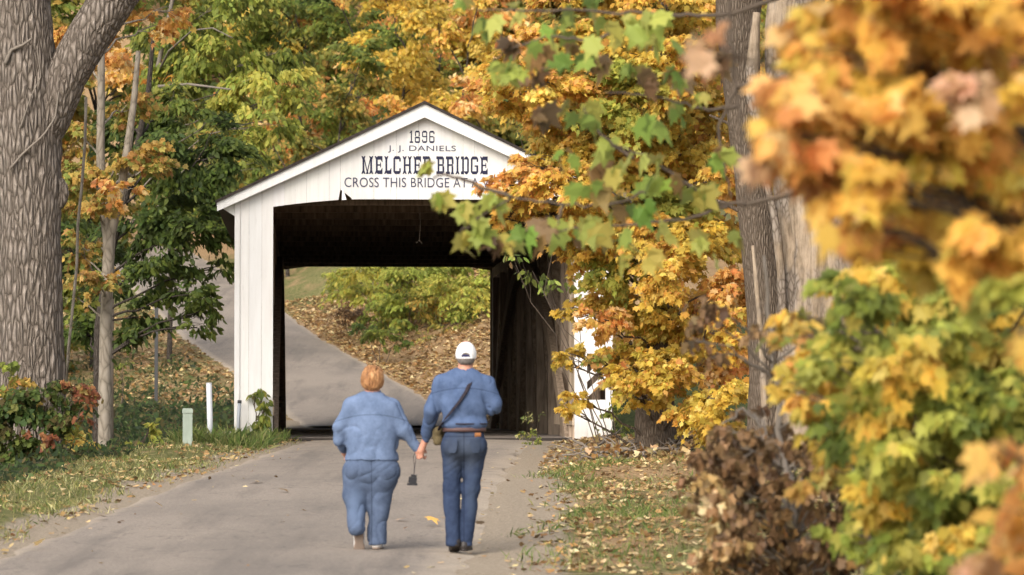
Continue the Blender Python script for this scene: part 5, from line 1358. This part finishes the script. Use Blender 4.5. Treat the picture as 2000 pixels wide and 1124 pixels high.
# ---- man, on the right
my = 28.95; mx = (906.6 - 1000) / FPX * my
M0 = empty('person', (mx, my, 0), 'person in a backwards white cap and dark jeans with a strap across the back', 'person', 0, 'couple walking hand in hand')
M0.location.z = float(road_z(np.array([my]))[0]) + .03
dX, dY, dZ = wx - mx, wy - my, W0.location.z - M0.location.z
ph = (Hw[0] + dX - .002, Hw[1] + dY - .035, Hw[2] + dZ + .005)           # his palm lies behind hers
fing = []
for i, dz in enumerate((.022, .005, -.012, -.027)):
    kn = (ph[0] + .012, ph[1] - .008, ph[2] + dz - .028)
    fing.append((kn, (kn[0] - .026, kn[1] - .002, kn[2] - .012), (kn[0] - .048 + .05 * abs(dz), kn[1] + .02, kn[2] - .008)))
wr = (-.338, dY - .03, .955)
ZM = 1.70
body = head(.015, .03, ZM, .078, .095, .108) + [('cone', (.008, .0, 1.52), (.012, .02, 1.63), .062, .056, .03), ('cone', (0, 0, 1.0), (0, 0, 1.40), .135, .15, .05, .62), ('cone', (-.13, 0, 1.47), (.13, 0, 1.46), .06, .06, .05),
        ('cone', (-.2, 0.01, 1.46), (-.28, .045, 1.19), 0.0340, 0.0286, .03), ('cone', (-.28, .055, 1.19), wr, .04, .027, .02), ('cone', (.2, 0, 1.45), (.26, .0, 1.23), 0.0340, 0.0286, .03), ('cone', (.26, .0, 1.23), (.17, .24, 1.24), 0.0272, 0.0184, .02),
        ('cone', (-.09, 0, .95), (-.085, .0, .52), 0.0578, 0.0394, .04), ('cone', (-.085, 0, .52), (-.092, -.06, .1), 0.0374, 0.0238, .03), ('cone', (.09, 0, .95), (.065, .01, .52), 0.0578, 0.0394, .04), ('cone', (.065, .01, .52), (.03, -.01, .08), 0.0374, 0.0238, .03)]
body += hand(wr, ph, fing, ((ph[0] - .03, ph[1] + .004, ph[2] + .012), (ph[0] - .04, ph[1] + .008, ph[2] - .012), (ph[0] - .036, ph[1] + .014, ph[2] - .03)))
body += hand((.17, .24, 1.24), (.14, .285, 1.25), [((.115 + .002 * i, .31, 1.275 - .017 * i), (.09 + .004 * i, .30, 1.275 - .017 * i), (.085 + .004 * i, .28, 1.272 - .017 * i)) for i in range(4)], ((.13, .275, 1.285), (.11, .27, 1.295), (.092, .268, 1.292)))
sdf_obj('body', body, .0065, M['skin'], M0)
sdf_obj('shirt', [('cone', (0, -.005, 1.07), (0, -.005, 1.28), 0.1730, 0.1810, .0, .64), ('cone', (0, -.005, 1.28), (0, -.01, 1.40), 0.1810, 0.1690, .05, .62), ('cone', (-.125, -.0, 1.452), (.125, -.0, 1.442), 0.0770, 0.0770, .06, .85), ('cone', (-.07, 0, 1.525), (.075, 0, 1.52), 0.0360, 0.0360, .06), ('cone', (.008, .012, 1.52), (.01, .016, 1.565), 0.0590, 0.0570, .012), ('ell', (0, -.01, 1.09), (.197, .134, .06), .03), ('cut', 2, -1, 1.042),
        ('cone', (-.20, .0, 1.45), (-.272, .02, 1.22), 0.0690, 0.0630, .035), ('cone', (-.272, .02, 1.22), (-.322, dY - .06, 1.02), 0.066, 0.052, .02), ('cone', (-.32, dY - .065, 1.03), (-.337, dY - .035, .955), 0.0430, 0.0360, .015),
        ('cone', (.20, .0, 1.445), (.252, -.01, 1.27), 0.0690, 0.0650, .035), ('cone', (.252, -.01, 1.27), (.248, .02, 1.225), 0.0630, 0.0590, .02), ('cone', (.248, .02, 1.225), (.185, .2, 1.24), 0.0570, 0.0390, .02),
        ], .0085, M['shirt'], M0, .013, (6, 6, 4.5), 44)
co = MB()
co.tube(np.stack([.01 + .064 * np.cos(th), .014 + .068 * np.sin(th), 1.562 + .01 * np.sin(th)], 1), .013, 6, None, .1, 2); co.build('collar', M['shirt'], M0, True)
sdf_obj('jeans', [('cone', (0, -.0, .93), (0, -.0, 1.03), 0.1780, 0.1680, .0, .66), ('ell', (-.085, -.05, .90), (.108, .105, .115), .05), ('ell', (.085, -.05, .90), (.108, .105, .115), .05),
        ('cone', (-.098, .0, .88), (-.108, .0, .54), 0.0950, 0.0740, .03), ('cone', (-.108, 0, .54), (-.100, -.06, .12), 0.0740, 0.0580, .03), ('cone', (-.1, -.06, .14), (-.097, -.068, .075), 0.0580, 0.0620, .015),
        ('cone', (.095, .0, .88), (.062, .01, .54), 0.0970, 0.0760, .03), ('cone', (.062, .01, .54), (.018, -.015, .10), 0.0750, 0.0580, .03), ('cone', (.02, -.014, .12), (.016, -.016, .055), 0.0580, 0.0640, .015), ('cut', 2, -1, .042), ('cut', 2, 1, 1.06)], .0085, M['jeans_dark'], M0, .011, (5, 5, 8), 54)
bt = MB()
def band(mb, zc, hgt, rx, ry, a0=0, a1=2 * math.pi, th_=.006, n=40, oy=-.0):
    a = np.linspace(a0, a1, n)
    V = []
    for r_, z in ((0, zc - hgt / 2), (th_, zc - hgt / 2), (th_, zc + hgt / 2), (0, zc + hgt / 2)):
        V.append(np.stack([(rx + r_) * np.cos(a), oy + (ry + r_) * np.sin(a), np.full(n, z)], 1))
    V = np.concatenate(V)
    F = [(i * n + j, ((i + 1) % 4) * n + j, ((i + 1) % 4) * n + j + 1, i * n + j + 1) for i in range(4) for j in range(n - 1)]
    mb.add(V, F)
band(bt, 1.043, .034, .182, .124); bt.build('belt', M['belt'], M0, True)
bt = MB(); band(bt, .995, .045, .196, .14, math.radians(-62), math.radians(-44), .006, 8); bt.build('leather_patch', M['patch'], M0, True)
for s in (-1, 1):                                           # back pockets
    pk = MB(); c0 = math.radians(-90 + s * 30)
    a = np.linspace(c0 - .24, c0 + .24, 8)
    G = []
    for z, ins_ in ((.965, 0), (.92, .0), (.875, .02), (.845, .1)):
        aa = c0 + (a - c0) * (1 - ins_ * 4)
        bul = .03 * math.sin((1.0 - z) * 12)
        G.append(np.stack([(.197 + .004) * np.cos(aa), -.028 + (.132 + bul) * np.sin(aa), np.full(8, z)], 1))
    pk.add(np.concatenate(G), [(i * 8 + j, i * 8 + j + 1, i * 8 + 9 + j, i * 8 + 8 + j) for i in range(3) for j in range(7)])
    pk.build('pocket', M['jeans_dark'], M0, True)
sdf_obj('hair', [('ell', (.015, .015, ZM - .005), (.084, .098, .09), .0), ('ell', (.015, -.02, ZM - .06), (.072, .068, .05), .02), ('sub', (.015, .14, ZM - .06), (.095, .11, .14)), ('cut', 2, -1, ZM - .10)], .006, M['grey_hair'], M0, .002, (30, 30, 20), 61)
sdf_obj('cap', [('ell', (.015, .018, ZM - .01), (.0905, .108, .112), .0), ('cone', (.015, .12, ZM - .03), (.015, .185, ZM - .045), .055, .04, .01, 1), ('sub', (.015, -.10, ZM - .028), (.043, .05, .034)), ('cut', 2, -1, ZM - .048)], .005, M['cap'], M0, .0015, (14, 14, 14), 71)
cs = MB(); a = np.linspace(math.radians(-130), math.radians(-50), 16)
cs.tube(np.stack([.015 + .088 * np.cos(a), .018 + .106 * np.sin(a), np.full(16, ZM - .041)], 1), .007, 6); cs.build('cap_strap', M['cap'], M0, True)
sdf_obj('cap_opening', [('ell', (.015, -.062, ZM - .03), (.046, .028, .03), 0), ('cut', 2, -1, ZM - .036)], .005, M['navy'], M0)
shoe(M0, -.088, -.135, .0, math.radians(14), .10, M['shoe_dark'], M['shoe_dark'], .28, .048)
shoe(M0, .016, -.085, .0, 0.0, -.10, M['shoe_dark'], M['shoe_dark'], .29, .05)

# things they carry
bagp = Vector((mx, my, M0.location.z))
B0 = empty('shoulder_bag', bagp + Vector((-.225, .06, 1.0)), 'olive shoulder bag on a dark strap across the denim shirt', 'bag')
def rel(P, o): return np.asarray(P, float) - np.array(o)
off = (-.225, .06, 1.0)
m = MB()
sp = [(.10, .06, 1.528), (.088, -.03, 1.528), (.06, -.095, 1.46), (.02, -.142, 1.37), (-.04, -.148, 1.28), (-.105, -.143, 1.2), (-.165, -.118, 1.13), (-.205, -.06, 1.07), (-.215, .0, 1.04)]
LP, _ = trunk_path(None, sp, np.ones(len(sp)), 40)
T = np.gradient(LP, axis=0); T = unit(T); Nn = unit(np.stack([LP[:, 0] * .6, LP[:, 1], 0 * LP[:, 0]], 1) + np.array([0, 0, .25])); S_ = unit(np.cross(T, Nn))
V = np.concatenate([LP - S_ * .016 + Nn * .006, LP + S_ * .016 + Nn * .006, LP + S_ * .016 - Nn * .002, LP - S_ * .016 - Nn * .002])
m.add(rel(V, off), [(i * 40 + j, i * 40 + j + 1, ((i + 1) % 4) * 40 + j + 1, ((i + 1) % 4) * 40 + j) for i in range(4) for j in range(39)])
m.build('strap', M['strap'], B0, True)
sdf_obj('pouch', [('cone', (0, .0, -.06), (0, .07, .02), .042, .05, 0), ('cone', (.0, .06, -.05), (0, .0, .03), .045, .04, .02), ('cut', 2, -1, -.09)], .008, M['bag'], B0, .004, (10, 10, 10), 3)
band_ = MB(); band(band_, 1.093, .012, .199, .138, math.radians(-178), math.radians(-2), .006, 30); wb = band_.build('waist_strap', M['strap'], B0, True)
wb.location = (-off[0], -off[1], -off[2])
C0 = empty('compact_camera', (wx + .352, wy + .0, W0.location.z + .60), 'small black camera dangling by its cord from the clasped hands', 'camera')
m = MB(); m.box((-.036, -.02, -.03), (.036, .018, .022)); m.box((-.02, -.016, .0225), (.03, .014, .046)); m.bar((-.042, -.0, -.045), (.046, .0, -.033), .02, .03); bo = m.build('body', M['black'], C0); bo.rotation_euler = (0, math.radians(9), 0)
m = MB(); m.tube([(0, .0185, -.005), (0, .05, -.006)], [.024, .022], 14); lo_ = m.build('lens', M['black'], C0, True)
m = MB(); m.tube([(.012, 0, .044), (.014, .0, .12), (.004, .004, .2), (.035, .01, .255)], .0028, 5); m.tube([(.012, 0, .044), (.02, .003, .13), (.03, .006, .2), (.052, .015, .25)], .0028, 5); m.build('cord', M['strap'], C0)
